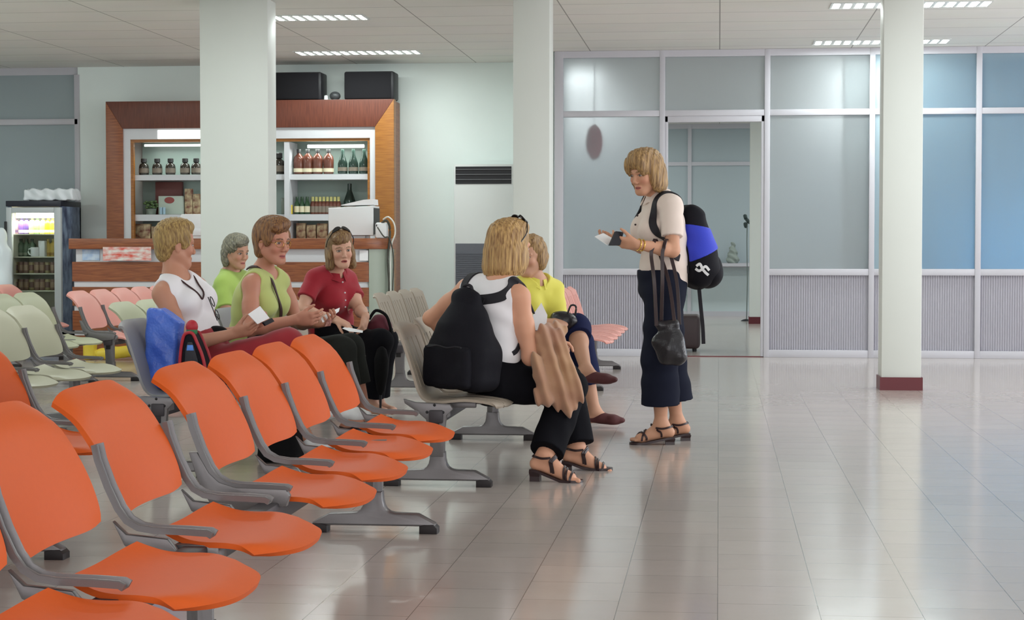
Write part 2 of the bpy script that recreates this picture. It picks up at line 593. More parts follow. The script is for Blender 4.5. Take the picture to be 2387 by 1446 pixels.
def back_fn(u, v):
    vv = 2 * v - 1
    y = 0.256 * u * (1 - 0.05 * abs(vv) ** 8 - (0.05 * (1 - v) ** 3))
    z = 0.422 + 0.312 * v - 0.016 * (abs(u) ** 8) * vv
    x = -0.190 - 0.075 * v - 0.075 * v ** 2.2 - 0.030 * (1 - u * u) * (1 - 0.9 * v * v)
    if v > 0.8: x -= 0.03 * ((v - 0.8) / 0.2) ** 2
    z -= 0.012 * u ** 4 * v
    return Vector((x, y, z))
def seat_fn(u, v):
    x = -0.115 + 0.360 * v - 0.135 * (1 - math.sqrt(max(0, 1 - 0.94 * abs(u) ** 2.6))) * v ** 1.6 + 0.02 * abs(u) ** 3 * (1 - v)
    y = 0.254 * u * (1 - 0.07 * v ** 5 - 0.14 * (1 - v) ** 3)
    z = 0.360 - 0.012 * math.sin(math.pi * min(1, v * 1.2)) + 0.014 * u * u * (1 - 0.6 * v) - 0.034 * max(0, (v - 0.5) / 0.5) ** 2
    z += 0.016 * max(0, (0.3 - v) / 0.3) ** 2
    return Vector((x, y, z))
ME_back = shell_mesh('backrest', back_fn, 20, 16, 0.014)
ME_seat = shell_mesh('seat', seat_fn, 20, 20, 0.014)

def one_fn(u, s):
    """one-piece shell: s from the seat front (0) over the bend to the top of the back (1)"""
    pts = [(0.315, 0.362), (0.27, 0.385), (0.14, 0.398), (0.01, 0.388), (-0.055, 0.392), (-0.088, 0.43), (-0.115, 0.52), (-0.15, 0.63), (-0.18, 0.71), (-0.205, 0.745)]
    f = s * (len(pts) - 1)
    i = min(int(f), len(pts) - 2)
    t = f - i
    p0 = pts[max(i - 1, 0)]; p1 = pts[i]; p2 = pts[i + 1]; p3 = pts[min(i + 2, len(pts) - 1)]
    def cr(k):
        return 0.5 * (2 * p1[k] + (p2[k] - p0[k]) * t + (2 * p0[k] - 5 * p1[k] + 4 * p2[k] - p3[k]) * t * t + (3 * p1[k] - p0[k] - 3 * p2[k] + p3[k]) * t ** 3)
    x, z = cr(0), cr(1)
    w = 0.255 * (1 - 0.10 * math.exp(-((s - 0.45) / 0.12) ** 2))
    if s < 0.15: w *= 1 - 0.18 * ((0.15 - s) / 0.15) ** 2
    x -= 0.05 * abs(u) ** 3 * max(0, 1 - s / 0.3)
    if s > 0.9:
        z -= 0.03 * abs(u) ** 6 * ((s - 0.9) / 0.1)
    x -= 0.022 * (1 - u * u) * max(0, (s - 0.45) / 0.55)
    return Vector((x, w * u, z))
def slot_us():
    us = [-1, -0.93, -0.82, -0.72]
    for c in (-0.6, -0.2, 0.2, 0.6):
        us += [c - 0.12, c - 0.035, c + 0.035, c + 0.12]
    us += [0.72, 0.82, 0.93, 1]
    return us
def slot_mask(u, s):
    c = min(abs(u - k) for k in (-0.6, -0.2, 0.2, 0.6))
    return c < 0.03 and (0.58 < s < 0.84 or 0.06 < s < 0.36)
ME_slot = shell_mesh('slotted_shell', one_fn, 0, 36, 0.012, slot_mask, slot_us())
ME_shell = shell_mesh('shell', one_fn, 20, 36, 0.012)

# L bracket: channel-section casting
def bracket_mesh(name, plate):
    mb = MB()
    path = [(-0.240, 0, 0.612), (-0.232, 0, 0.575), (-0.208, 0, 0.51), (-0.182, 0, 0.455), (-0.160, 0, 0.425), (-0.130, 0, 0.408), (-0.09, 0, 0.402), (-0.01, 0, 0.400), (0.045, 0, 0.397), (0.056, 0, 0.391)]
    prof = [(-0.026, 0.006), (-0.024, 0.008), (-0.018, 0.008), (-0.014, -0.005), (0.014, -0.005), (0.018, 0.008), (0.024, 0.008), (0.026, 0.006), (0.026, -0.009), (-0.026, -0.009)]
    prof = [(a, -b) for a, b in prof]
    mb.sweep(path, prof, up=(0, 1, 0))
    if plate:
        mb.prism([(-0.215, 0.50), (-0.18, 0.44), (-0.15, 0.413), (-0.10, 0.398), (0.05, 0.394), (0.06, 0.375), (0.05, 0.345), (-0.10, 0.328), (-0.18, 0.355), (-0.215, 0.42), (-0.24, 0.50)], 'y', -0.03, 0.0, 0.003)
    else:
        mb.prism([(-0.20, 0.42), (-0.165, 0.388), (-0.06, 0.378), (-0.02, 0.33), (-0.10, 0.33), (-0.17, 0.36)], 'y', -0.012, 0.012, 0.003)
    return mb.mesh(name)
ME_bracket = bracket_mesh('bracket', False)
ME_endbracket = bracket_mesh('bracket', True)
for me_ in (ME_bracket, ME_endbracket): me_.materials.append(M_alu)

def leg_meshes(endplate):
    mb = MB()
    # fluted column
    prof = []
    for k in range(24):
        a = 2 * math.pi * k / 24
        r = 1 + 0.10 * math.cos(6 * a)
        prof.append((0.024 * r * math.cos(a), 0.033 * r * math.sin(a)))
    mb.sweep([(0, 0, 0.07), (0, 0, 0.16), (0, 0, 0.28), (0, 0, 0.345)], prof, up=(0, 1, 0))
    # foot: low bar with fillets up to the column
    h = [(0.24, 0.028), (0.24, 0.038), (0.172, 0.074), (0.085, 0.077), (0.064, 0.081), (0.050, 0.091), (0.041, 0.106), (0.036, 0.128), (0.034, 0.16)]
    pts = [(-x, z) for x, z in h] + [(x, z) for x, z in reversed(h)]
    mb.prism(pts, 'y', -0.03, 0.03, 0.007)
    if endplate:
        mb.prism([(-0.155, 0.405), (-0.10, 0.39), (0.06, 0.382), (0.075, 0.36), (0.045, 0.33), (0.035, 0.25), (0.03, 0.14), (-0.03, 0.14), (-0.035, 0.25), (-0.05, 0.31), (-0.09, 0.345), (-0.15, 0.385)], 'y', -0.042, -0.012, 0.004)
        mb.box((-0.06, -0.03, 0.32), (0.05, 0.05, 0.36))
    else:
        mb.box((-0.06, -0.04, 0.30), (0.06, 0.04, 0.36), 0.01)
    a = mb.mesh('leg')
    a.materials.append(M_alu)
    mb = MB()
    for s in (1,):
        mb.prism([(s * 0.18, 0), (s * 0.25, 0), (s * 0.25, 0.022), (s * 0.235, 0.036), (s * 0.20, 0.034), (s * 0.18, 0.029)], 'y', -0.036, 0.036, 0.004)
    b = mb.mesh('foot_pad')
    b.materials.append(M_rubber)
    return a, b
ME_leg, ME_pad = leg_meshes(False)
ME_endleg, _ = leg_meshes(True)
mb = MB()
mb.box((-0.025, -0.046, 0.262), (0.012, -0.040, 0.315), 0.002)
ME_socket = mb.mesh('beam_socket')
ME_socket.materials.append(M_hole)
ME_bolt = MB().ball((0, -0.042, 0), (0.007, 0.004, 0.007), 10).mesh('bolt')
ME_bolt.materials.append(M_hole)
ME_sup = MB().box((-0.05, 0, 0.352), (0.16, 0.03, 0.382), 0.004).mesh('seat_support')
ME_sup.materials.append(M_alu)
_cache = {}
def cm(me, m):
    k = (me.name, m.name)
    if k not in _cache: _cache[k] = with_mat(me, m)
    return _cache[k]

def bench(label, x0, ys, m, style, legs, group, pitch=0.554, rz=0.0):
    """x0: line of the legs; ys: near edge of every seat; legs: list of (y, has end plate)"""
    r = empty('beam_bench', (x0, ys[0], 0), label, 'bench', group, rz)
    ws = pitch / 0.554
    y00 = ys[0]
    for i, y in enumerate(ys):
        c = y - y00 + pitch / 2
        mm = m[i] if isinstance(m, (list, tuple)) else m
        if style == 'two':
            link('seat', cm(ME_seat, mm), None, r, (0, c, 0)).scale.y = ws
            link('backrest', cm(ME_back, mm), None, r, (0, c, 0)).scale.y = ws
            near_gap = i == 0 or y - ys[i - 1] > pitch + 0.14
            link('bracket', ME_endbracket if near_gap else ME_bracket, None, r, (0, c - pitch / 2, 0))
            if i == len(ys) - 1 or ys[i + 1] - y > pitch + 0.14:
                link('bracket', ME_bracket, None, r, (0, c + pitch / 2, 0))
        else:
            link('seat', cm(ME_slot if style == 'slot' else ME_shell, mm), None, r, (0, c, 0))
            for sx in (-0.12, 0.09):
                link('seat_support', ME_sup, None, r, (0, c + sx, 0))
    MB().box((-0.035, -0.02, 0.295), (0.03, ys[-1] - y00 + pitch + 0.02, 0.355), 0.006).build('beam', M_beam, r)
    for ly, ep in legs:
        l = link('leg', ME_endleg if ep else ME_leg, None, r, (0, ly - y00, 0))
        link('foot_pad', ME_pad, None, l)
        link('foot_pad', ME_pad, None, l, (0, 0, 0), (0, 0, math.pi))
        if ep:
            link('beam_socket', ME_socket, None, l)
            for bx, bz in ((-0.01, 0.378), (-0.045, 0.345), (0.03, 0.345)):
                link('bolt', ME_bolt, None, l, (bx, 0, bz))
    return r
def seq(y, n, p=0.554):
    return [y + p * k for k in range(n)]

# X of a row from its photo position
RZ1 = math.radians(0.6)
B1 = bench('long orange plastic beam bench in the foreground, empty', -1.275, [2.50, 3.09, 3.69, 4.38, 5.22, 5.84, 6.44, 7.06], M_orange, 'two', [(2.9, False), (4.45, False), (6.92, False)], None, 0.60, RZ1)
bench('orange bench end showing at the left edge behind the foreground bench', -2.54, [4.28, 4.83, 5.39, 5.94, 6.49], M_orange, 'two', [(4.5, False), (6.2, False)], None)
BW = bench('grey beam bench seating three women in a row', -2.66, seq(8.46, 7), [M_grey, M_grey, M_grey, M_grey, M_beige, M_beige, M_beige], 'solid', [(8.49, True), (12.2, False)], None)
bench('beige beam bench under the woman with the black backpack', -1.285, seq(8.26, 6), M_beige, 'slot', [(8.30, True), (10.35, False)], None)
bench('pink slotted beam bench in front of the glazed partition', -1.13, seq(13.95, 5), M_pink, 'slot', [(14.0, True), (16.5, True)], None)
bench('beige slotted beam bench standing before the white wall and bar end', -2.43, seq(13.75, 4), M_beige, 'slot', [(13.8, True), (15.6, False)], None)
bench('pale green beam bench at the far left behind the orange seats', -3.965, seq(8.48, 5), M_ivory, 'two', [(8.7, False), (10.9, False)], None)
bench('pale green beam bench behind the blue bag, with the grey-haired woman', -3.61, seq(11.55, 4), M_green, 'two', [(11.8, True), (13.5, False)], None)
bench('pink beam bench in front of the bar counter', -5.0, seq(14.55, 5), M_pink, 'two', [(14.6, True), (17.0, False)], None)
bench('pale green bench end just in front of the drinks fridge', -5.22, seq(12.3, 4), M_green, 'two', [(12.6, False), (14.2, False)], None)
bench('pink bench end at the left edge before the drinks fridge', -6.62, seq(15.9, 3), M_pink, 'two', [(16.1, False), (17.3, False)], None)
# ---------------------------------------------------------------- bar counter, display cabinet and what stands there
def wood_mat(name, c1, c2, rough=0.35, stretch=(2, 2, 30), nscale=3.0):
    return mat(name, c1, rough, color2=c2, nscale=nscale, stretch=stretch)
M_wood = wood_mat('brown_veneer', (150, 90, 54), (120, 66, 40))
M_woodr = wood_mat('amber_warm_lit_veneer', (164, 108, 48), (140, 88, 38))  # right side frame: warm light put into the colour; inner frame is amber itself
M_woodt = wood_mat('red_brown_veneer', (112, 62, 46), (94, 50, 38), stretch=(30, 2, 2))
M_lam = mat('white_laminate', (206, 208, 212), 0.3)
M_steel = mat('brushed_steel', (176, 182, 172), 0.3, metal=0.5)
M_white = mat('white_plastic', (226, 228, 230), 0.4)
M_black = mat('black_plastic', (24, 23, 28), 0.5)
M_blackmesh = mat('black_speaker_cloth', (16, 15, 20), 0.9, noise=0.4, nscale=250)
M_paper = mat('white_paper', (238, 238, 240), 0.7)
CFY = 17.8
def cz(py, Y=CFY, px=500): return P(px, py, Y=Y).z
c0, c1 = P(168, 600, Y=CFY).x, P(905, 600, Y=CFY + 0.25).x
def counter_outline(x0, x1, y0, y1, r, n=10):
    """plan outline with a rounded right front corner"""
    pts = [(x0, y1), (x0, y0)]
    for k in range(n + 1):
        a = -math.pi / 2 + math.pi / 2 * k / n
        pts.append((x1 - r + r * math.cos(a), y0 + r + r * math.sin(a)))
    pts.append((x1, y1))
    return pts
cnt = empty('bar_counter', (c0, CFY, 0), 'long bar counter faced with brown wood bands and white strips', 'counter')
OFF = (-c0, -CFY, 0)
zt_, zb_ = cz(556), cz(581)
MB().prism(counter_outline(c0 - 0.02, c1 + 0.02, CFY - 0.04, CFY + 0.62, 0.32), 'z', zb_, zt_, 0.006).build('countertop', M_wood, cnt, OFF)
layers = [(581, 611, M_lam, 0.03, 'white_band'), (611, 657, M_wood, 0.0, 'wood_band'), (657, 670, M_lam, 0.015, 'white_strip'), (670, 714, M_wood, 0.0, 'wood_band'),
          (714, 726, M_lam, 0.015, 'white_strip'), (726, 772, M_wood, 0.0, 'wood_band'), (772, 784, M_lam, 0.015, 'white_strip')]
for a, b, mm, ins, nm in layers:
    MB().prism(counter_outline(c0 + ins, c1 - ins, CFY + ins, CFY + 0.6, 0.3), 'z', cz(b), cz(a)).build(nm, mm, cnt, OFF)
MB().prism(counter_outline(c0, c1, CFY, CFY + 0.6, 0.3), 'z', 0.0, cz(784)).build('wood_band', M_wood, cnt, OFF)

M_endcap = mat('pale_green_end_panel', (150, 160, 146), 0.35)
pts = []
for k in range(9):
    a = -math.pi / 2 * (1 - k / 8.0) + 0.5 * (1 - k / 8.0)
    pts.append((c1 - 0.3 + 0.306 * math.cos(a), CFY + 0.3 + 0.306 * math.sin(a)))
pts += [(c1 + 0.006, CFY + 0.55), (c1 - 0.02, CFY + 0.55)]
for k in range(9):
    a = -math.pi / 2 * (k / 8.0) + 0.5 * (k / 8.0)
    pts.append((c1 - 0.3 + 0.28 * math.cos(a), CFY + 0.3 + 0.28 * math.sin(a)))
MB().prism(pts, 'z', 0.0, zb_).build('end_panel', M_endcap, cnt, OFF)
# leaflets on the counter front
M_leafblue = mat('blue_leaflet', (150, 178, 214), 0.5, color2=(196, 212, 228), nscale=14)
M_leafred = mat('red_white_leaflet', (214, 84, 66), 0.5, color2=(222, 222, 216), nscale=9, stretch=(1, 1, 3))
def leaflet(px0, px1, py0, py1, m, label, y=CFY + 0.02):
    a, b = P(px0, py1, Y=y), P(px1, py0, Y=y)
    o = MB().box((0, 0, 0), (b.x - a.x, 0.004, b.z - a.z)).build('leaflet', m, None, (a.x, y, a.z))
    return tag(o, label, 'leaflet', 'leaflets on the counter front')
leaflet(192, 232, 582, 607, M_leafblue, 'pale blue leaflet at the left end of the counter front', CFY + 0.022)
o = leaflet(240, 352, 576, 608, M_leafred, 'wide red and white leaflet on the counter front by the white-topped woman', CFY - 0.046)
leaflet(838, 858, 584, 608, M_paper, 'small white notice on the right rounded end of the counter', CFY + 0.02)

# display cabinet ------------------------------------------------
KY = 19.0
def kp(px, py, Y=KY): return P(px, py, Y=Y)
cab = empty('display_cabinet', (kp(580, 500).x, KY, 0), 'wide wooden display cabinet with lit shelves of bottles behind the bar', 'cabinet')
KO = (-kp(580, 500).x, -KY, 0)
def kbox(name, px0, px1, py0, py1, y0, y1, m, bevel=0.0):
    a, b = kp(px0, py1), kp(px1, py0)
    return MB().box((a.x, y0, a.z), (b.x, y1, b.z), bevel).build(name, m, cab, KO)
kbase = kp(500, 640).z
a0, a1 = kp(246, 237), kp(918, 237)
i0, i1 = kp(285, 300), kp(874, 300)
tp, ip = a0.z, i0.z
MB().prism([(a0.x, tp), (a1.x, tp), (i1.x, ip), (i0.x, ip)], 'y', KY, KY + 0.12, 0.004).build('top_frame', M_woodt, cab, KO)
MB().prism([(a0.x, 0), (a0.x, tp), (i0.x, ip), (i0.x, 0)], 'y', KY, KY + 0.12, 0.004).build('side_frame', M_wood, cab, KO)
MB().prism([(i1.x, 0), (i1.x, ip), (a1.x, tp), (a1.x, 0)], 'y', KY, KY + 0.12, 0.004).build('side_frame', M_woodr, cab, KO)
MB().box((a0.x + 0.02, KY + 0.12, tp - 0.05), (a1.x - 0.02, KY + 0.48, tp - 0.01)).box((a0.x + 0.02, KY + 0.12, 0), (a0.x + 0.05, KY + 0.48, tp - 0.05)).box((a1.x - 0.05, KY + 0.12, 0), (a1.x - 0.02, KY + 0.48, tp - 0.05)).build('carcass', M_wood, cab, KO)
j0, j1 = kp(301, 325), kp(861, 322)
mb = MB()
mb.box((i0.x, KY + 0.03, j0.z), (i1.x, KY + 0.08, ip)).box((i0.x, KY + 0.03, 0.6), (j0.x, KY + 0.08, j0.z)).box((j1.x, KY + 0.03, 0.6), (i1.x, KY + 0.08, j0.z))
mb.build('white_liner', M_lam, cab, KO)
mb = MB()
mb.box((j0.x, KY + 0.05, j0.z - 0.03), (j1.x, KY + 0.1, j0.z)).box((j0.x, KY + 0.05, 0.6), (j0.x + 0.03, KY + 0.1, j0.z - 0.03)).box((j1.x - 0.03, KY + 0.05, 0.6), (j1.x, KY + 0.1, j0.z - 0.03))
mb.build('inner_frame', M_woodr, cab, KO)
M_kback = mat('cabinet_mirror_back', (150, 168, 160), 0.25)
MB().box((j0.x, KY + 0.45, 0.6), (j1.x, KY + 0.47, j0.z)).build('back_panel', M_kback, cab, KO)
kbox('divider', 660, 671, 330, 560, KY + 0.06, KY + 0.44, M_lam)
sh = []
for py0, py1 in ((405, 420), (499, 515)):
    kbox('shelf', 305, 857, py0, py1, KY + 0.1, KY + 0.45, M_lam)
    sh.append(kp(500, py0).z)
MB().box((j0.x, KY + 0.05, 0.6), (j1.x, KY + 0.45, kp(500, 556).z)).build('base_unit', M_wood, cab, KO)
sh.append(kp(500, 556).z)
M_tube = mat('cabinet_tube', (255, 255, 250), 0.4, emit=(248, 255, 246), estr=3.2)
a, b = kp(366, 323), kp(480, 303)
MB().box((a.x, KY + 0.024, a.z), (b.x + 0.5, KY + 0.029, b.z)).build('lamp_panel', M_tube, cab, KO)
a, b = kp(705, 338), kp(838, 331)
MB().tube([(a.x, KY + 0.25, b.z - 0.03), (b.x, KY + 0.25, b.z - 0.03)], 0.018).build('lamp_tube', M_tube, cab, KO)
a, b = kp(320, 332), kp(465, 332)
MB().tube([(a.x, KY + 0.25, a.z - 0.02), (b.x, KY + 0.25, a.z - 0.02)], 0.012).build('lamp_tube', M_tube, cab, KO)
for lx0, lx1 in ((320, 640), (690, 850)):
    a, b = kp(lx0, 332), kp(lx1, 332)
    d = bpy.data.lights.new('cabinet_light', 'AREA'); d.shape = 'RECTANGLE'; d.size = b.x - a.x; d.size_y = 0.05; d.energy = 4.5; d.color = (0.93, 1, 0.95)
    lo = bpy.data.objects.new('cabinet_light', d); COL.objects.link(lo); lo.parent = cab
    lo.location = ((a.x + b.x) / 2 - kp(580, 500).x, 0.2, a.z - 0.06)

# bottles
def bottle_kind(kind, glass, label, cap):
    r = 0.036
    if kind == 'square':      # squat spirit bottle, shoulder and big cap
        prof = [(0.0, 0), (0.05, 0), (0.054, 0.008), (0.054, 0.085), (0.046, 0.11), (0.022, 0.125), (0.02, 0.135), (0.0, 0.136)]
        cp = [(0.026, 0.130), (0.032, 0.134), (0.032, 0.172), (0.026, 0.176), (0, 0.176)]
        lb = [(0.0552, 0.02), (0.0552, 0.07)]
    elif kind == 'spirit':
        prof = [(0.0, 0), (0.05, 0), (0.056, 0.01), (0.058, 0.15), (0.05, 0.185), (0.02, 0.215), (0.018, 0.235), (0, 0.236)]
        cp = [(0.022, 0.225), (0.024, 0.265), (0, 0.266)]
        lb = [(0.0595, 0.02), (0.0595, 0.06)]
    elif kind == 'champagne':
        prof = [(0.0, 0), (0.05, 0), (0.054, 0.01), (0.052, 0.11), (0.035, 0.16), (0.02, 0.20), (0.017, 0.25), (0.0, 0.251)]
        cp = [(0.0185, 0.20), (0.0185, 0.262), (0, 0.264)]
        lb = [(0.0545, 0.03), (0.054, 0.07)]
    elif kind == 'small':
        prof = [(0.0, 0), (0.026, 0), (0.029, 0.006), (0.029, 0.10), (0.022, 0.125), (0.011, 0.15), (0.011, 0.175), (0, 0.176)]
        cp = [(0.014, 0.125), (0.016, 0.13), (0.016, 0.186), (0, 0.188)]
        lb = [(0.030, 0.02), (0.030, 0.085)]
    else:                     # drinks can
        prof = [(0.0, 0), (0.028, 0), (0.033, 0.006), (0.033, 0.112), (0.028, 0.12), (0, 0.12)]
        cp = [(0.027, 0.1205), (0.027, 0.122), (0, 0.122)]
        lb = [(0.0334, 0.03), (0.0334, 0.09)]
    g = MB().lathe(prof, 18).mesh('bottle', angle=50); g.materials.append(glass)
    c = MB().lathe(cp, 14).mesh('cap'); c.materials.append(cap)
    l = MB().lathe(lb, 18).mesh('label'); l.materials.append(label)
    return g, c, l
M_dkglass = mat('dark_bottle', (52, 48, 42), 0.15)
M_dkgreen = mat('dark_green_bottle', (38, 54, 48), 0.15)
M_brnglass = mat('brown_spirit', (98, 58, 46), 0.18)
M_grnglass = mat('green_beer_bottle', (40, 66, 44), 0.15)
M_lab = mat('cream_label', (206, 198, 170), 0.6)
M_lab2 = mat('grey_label', (120, 110, 98), 0.6)
M_capb = mat('black_cap', (44, 44, 44), 0.4)
M_capy = mat('pale_yellow_cap', (214, 212, 140), 0.5)
BK = {'square': bottle_kind('square', M_dkglass, M_lab2, M_capb), 'spirit': bottle_kind('spirit', M_brnglass, M_lab, M_capb),
      'champagne': bottle_kind('champagne', M_dkgreen, M_lab2, M_dkgreen), 'small': bottle_kind('small', M_grnglass, M_lab, M_grnglass),
      'smally': bottle_kind('small', M_brnglass, M_lab2, M_capy)}
def bottle(kind, px, z, y, label, group, scale=1.0):
    e = empty('bottle', (P(px, 450, Y=y).x, y, z), label, 'bottle', group)
    e.scale = (scale,) * 3
    for me, nm in zip(BK[kind], ('glass', 'cap', 'label')):
        link(nm, me, None, e)
G1 = 'bottles on the cabinet shelves'
for px, w in ((336, 'leftmost'), (367, 'second from the left'), (398, 'third from the left'), (432, 'fourth from the left'), (458, 'nearest the white column')):
    bottle('square', px, sh[0], KY + 0.22, 'squat dark bottle on the left top cabinet shelf, ' + w, G1)
bottle('square', 650, sh[0], KY + 0.22, 'dark bottle on the top cabinet shelf just right of the wide white column', G1, 1.3)
for px, w in ((697, 'leftmost of four'), (718, 'second of four'), (741, 'third of four'), (766, 'rightmost of four')):
    bottle('spirit', px, sh[0], KY + 0.22, 'tall brown spirit bottle with pale label on the top shelf, ' + w, G1)
for px, w in ((799, 'left'), (824, 'middle'), (849, 'right')):
    bottle('champagne', px, sh[0], KY + 0.22, 'dark green champagne bottle on the top shelf, %s of three' % w, G1)
bottle('champagne', 815, sh[1], KY + 0.3, 'large dark champagne bottle standing behind the white monitor', G1, 1.25)
for k, px in enumerate((692, 704, 716)):
    bottle('small', px, sh[1], KY + 0.2, 'small green bottle with cream label on the lower shelf, %s of three' % ('left', 'middle', 'right')[k], G1)
for k in range(8):
    bottle('smally', 729 + 8.6 * k, sh[1], KY + 0.26, 'small brown bottle with pale yellow cap in the row on the lower shelf', 'row of small yellow-capped bottles')

# boxes and jars on the lower shelves
M_cartr = mat('maroon_carton', (110, 66, 62), 0.6)
M_cartw = mat('pale_carton', (176, 188, 176), 0.6)
M_logo = mat('red_oval', (140, 70, 66), 0.6)
M_plant = mat('leaf_green', (84, 106, 66), 0.6)
M_jar = mat('glass_jar', (120, 130, 120), 0.2)
M_blue = mat('pale_blue_plastic', (150, 180, 196), 0.4)
M_snack = mat('snack_bag', (120, 70, 58), 0.5, color2=(206, 190, 150), nscale=18)
M_yel = mat('yellow_plastic', (216, 190, 60), 0.5)
def shelf_box(name, px0, px1, py0, z, y, d, m, label, cat):
    a, b = P(px0, 450, Y=y), P(px1, py0, Y=y)
    return tag(MB().box((-(b.x - a.x) / 2, 0, 0), ((b.x - a.x) / 2, d, b.z - z), 0.004).build(name, m, None, ((a.x + b.x) / 2, y, z)), label, cat)
shelf_box('carton', 362, 424, 424, sh[1], KY + 0.36, 0.06, M_cartr, 'tall maroon carton at the back of the left lower cabinet shelf', 'carton')
w = shelf_box('carton', 369, 425, 457, sh[1], KY + 0.2, 0.12, M_cartw, 'pale carton with a red oval on the left lower cabinet shelf', 'carton')
wx = P(395, 466, Y=KY + 0.2)
MB().prism([(0.055 * math.cos(t * 0.3142), 0.035 * math.sin(t * 0.3142)) for t in range(20)], 'y', -0.003, 0.0).build('oval_logo', M_logo, w, (wx.x - w.location.x, 0, P(395, 467, Y=KY + 0.2).z - w.location.z))
for k, px in enumerate((375, 382)):
    o = MB().lathe([(0, 0), (0.014, 0), (0.017, 0.07), (0.015, 0.075), (0.0, 0.075)], 14).build('tumbler', M_blue, None, (P(px, 450, Y=KY + 0.14).x, KY + 0.14, sh[1]))
    tag(o, 'pale blue tumbler on the left lower cabinet shelf, %s of the pair' % ('left', 'right')[k], 'tumbler', 'pale blue tumblers')
pl = empty('potted_plant', (P(352, 450, Y=KY + 0.2).x, KY + 0.2, sh[1]), 'small leafy green plant in a pot on the left lower cabinet shelf', 'plant')
MB().lathe([(0, 0), (0.05, 0), (0.06, 0.06), (0, 0.06)], 16).build('pot', M_jar, pl)
mb = MB(); rn = random.Random(3)
for k in range(40):
    a_, r_ = rn.uniform(0, 6.28), rn.uniform(0.01, 0.075)
    mb.ball((r_ * math.cos(a_), r_ * math.sin(a_), 0.07 + rn.uniform(0, 0.07)), (0.018, 0.018, 0.012), 6)
mb.build('foliage', M_plant, pl)
for k, (px0, px1, py) in enumerate(((430, 448, 440), (449, 466, 452))):
    shelf_box('snack_bag', px0, px1, py, sh[1], KY + 0.25, 0.05, M_snack, 'patterned snack packet at the column end of the left lower shelf, %s of two' % ('taller', 'shorter')[k], 'packet')
shelf_box('jar', 665, 680, 478, sh[1], KY + 0.14, 0.05, M_yel, 'yellow jar on the lower shelf right of the wide column', 'jar')
shelf_box('jar', 655, 664, 462, sh[1], KY + 0.18, 0.05, M_jar, 'grey-green jar with lid on the lower shelf beside the wide column', 'jar')
for k, (px0, px1, py) in enumerate(((310, 350, 522), (352, 392, 528), (690, 712, 520), (714, 736, 524), (738, 762, 521))):
    nm = ('at the far left end', 'second from the left', 'right of the column, leftmost of three', 'middle of three by the monitor', 'touching the white monitor')[k]
    shelf_box('snack_bag', px0, px1, py, sh[2], KY + 0.2, 0.06, M_snack, 'brown snack packet at the bottom of the cabinet, ' + nm, 'packet')

# white register behind the woman in the white top, half hidden by the column
rx = P(448, 500, Y=18.2).x
reg = empty('cash_register', (rx, 18.15, zt_), 'white cash register on the counter against the left of the wide column', 'register')
MB().prism([(-0.16, 0), (0.16, 0), (0.16, 0.25), (-0.10, 0.25), (-0.16, 0.14)], 'y', 0, 0.2, 0.008).build('casing', M_white, reg)
MB().box((-0.08, -0.012, 0.03), (0.14, 0.0, 0.10), 0.004).build('drawer', M_white, reg)
# monitor with papers, small router and cables
mx0, mx1 = P(765, 500, Y=18.05), P(870, 480, Y=18.05)
mon = empty('monitor', ((mx0.x + mx1.x) / 2, 18.05, zt_), 'white boxy monitor standing at the right end of the bar counter', 'monitor')
hw = (mx1.x - mx0.x) / 2
MB().prism([(-hw, 0.03), (hw, 0.03), (hw, mx1.z - zt_), (-hw, mx1.z - zt_ - 0.02)], 'y', 0, 0.34, 0.012).build('casing', M_white, mon)
MB().box((hw - 0.004, 0.02, 0.04), (hw + 0.006, 0.32, mx1.z - zt_ - 0.02)).build('screen_bezel', M_black, mon)
MB().box((-hw * 0.6, 0.05, 0), (hw * 0.6, 0.3, 0.03), 0.008).build('foot', M_white, mon)
mb = MB()
mb.prism([(-hw + 0.14, mx1.z - zt_ + 0.004), (hw, mx1.z - zt_ + 0.01), (hw - 0.005, mx1.z - zt_ + 0.068), (hw - 0.1, mx1.z - zt_ + 0.062), (-hw + 0.12, mx1.z - zt_ + 0.008)], 'y', 0.02, 0.28)
pa = mb.build('paper_stack', M_paper, None, (mon.location.x, 18.05, zt_))
tag(pa, 'loose white papers piled on top of the monitor', 'papers')
ro = empty('desk_phone', (P(888, 520, Y=18.0).x, 18.0, zt_), 'small pale device between the monitor and the cables at the counter end', 'device')
MB().box((-0.06, 0, 0), (0.06, 0.1, 0.16), 0.02).build('casing', M_white, ro)
MB().ball((-0.045, -0.002, 0.13), (0.006, 0.004, 0.012), 8).build('button', M_black, ro)
M_cabw = mat('white_cable', (214, 214, 206), 0.5)
M_cabg = mat('dark_cable', (66, 66, 58), 0.5)
def cable(pts, r, m, label):
    # smooth catmull path
    pts = [Vector(p) for p in pts]
    out = []
    for i in range(len(pts) - 1):
        p0, p1, p2, p3 = pts[max(i - 1, 0)], pts[i], pts[i + 1], pts[min(i + 2, len(pts) - 1)]
        for k in range(6):
            t = k / 6.0
            out.append(0.5 * ((2 * p1) + (p2 - p0) * t + (2 * p0 - 5 * p1 + 4 * p2 - p3) * t * t + (-p0 + 3 * p1 - 3 * p2 + p3) * t ** 3))
    out.append(pts[-1])
    o = MB().tube(out, r, 7).build('cable', m)
    return tag(o, label, 'cable', 'cables at the counter end')
ce = 17.78 + 0.3
cable([P(893, 512, Y=18.02), P(905, 506, Y=18.0), P(918, 520, Y=17.98), P(921, 545, Y=ce - 0.1), P(912, 575, Y=ce - 0.1), P(910, 640, Y=ce - 0.1), P(911, 700, Y=ce - 0.1), P(911, 760, Y=ce - 0.1)], 0.008, M_cabw, 'white cable looping off the counter end to the floor')
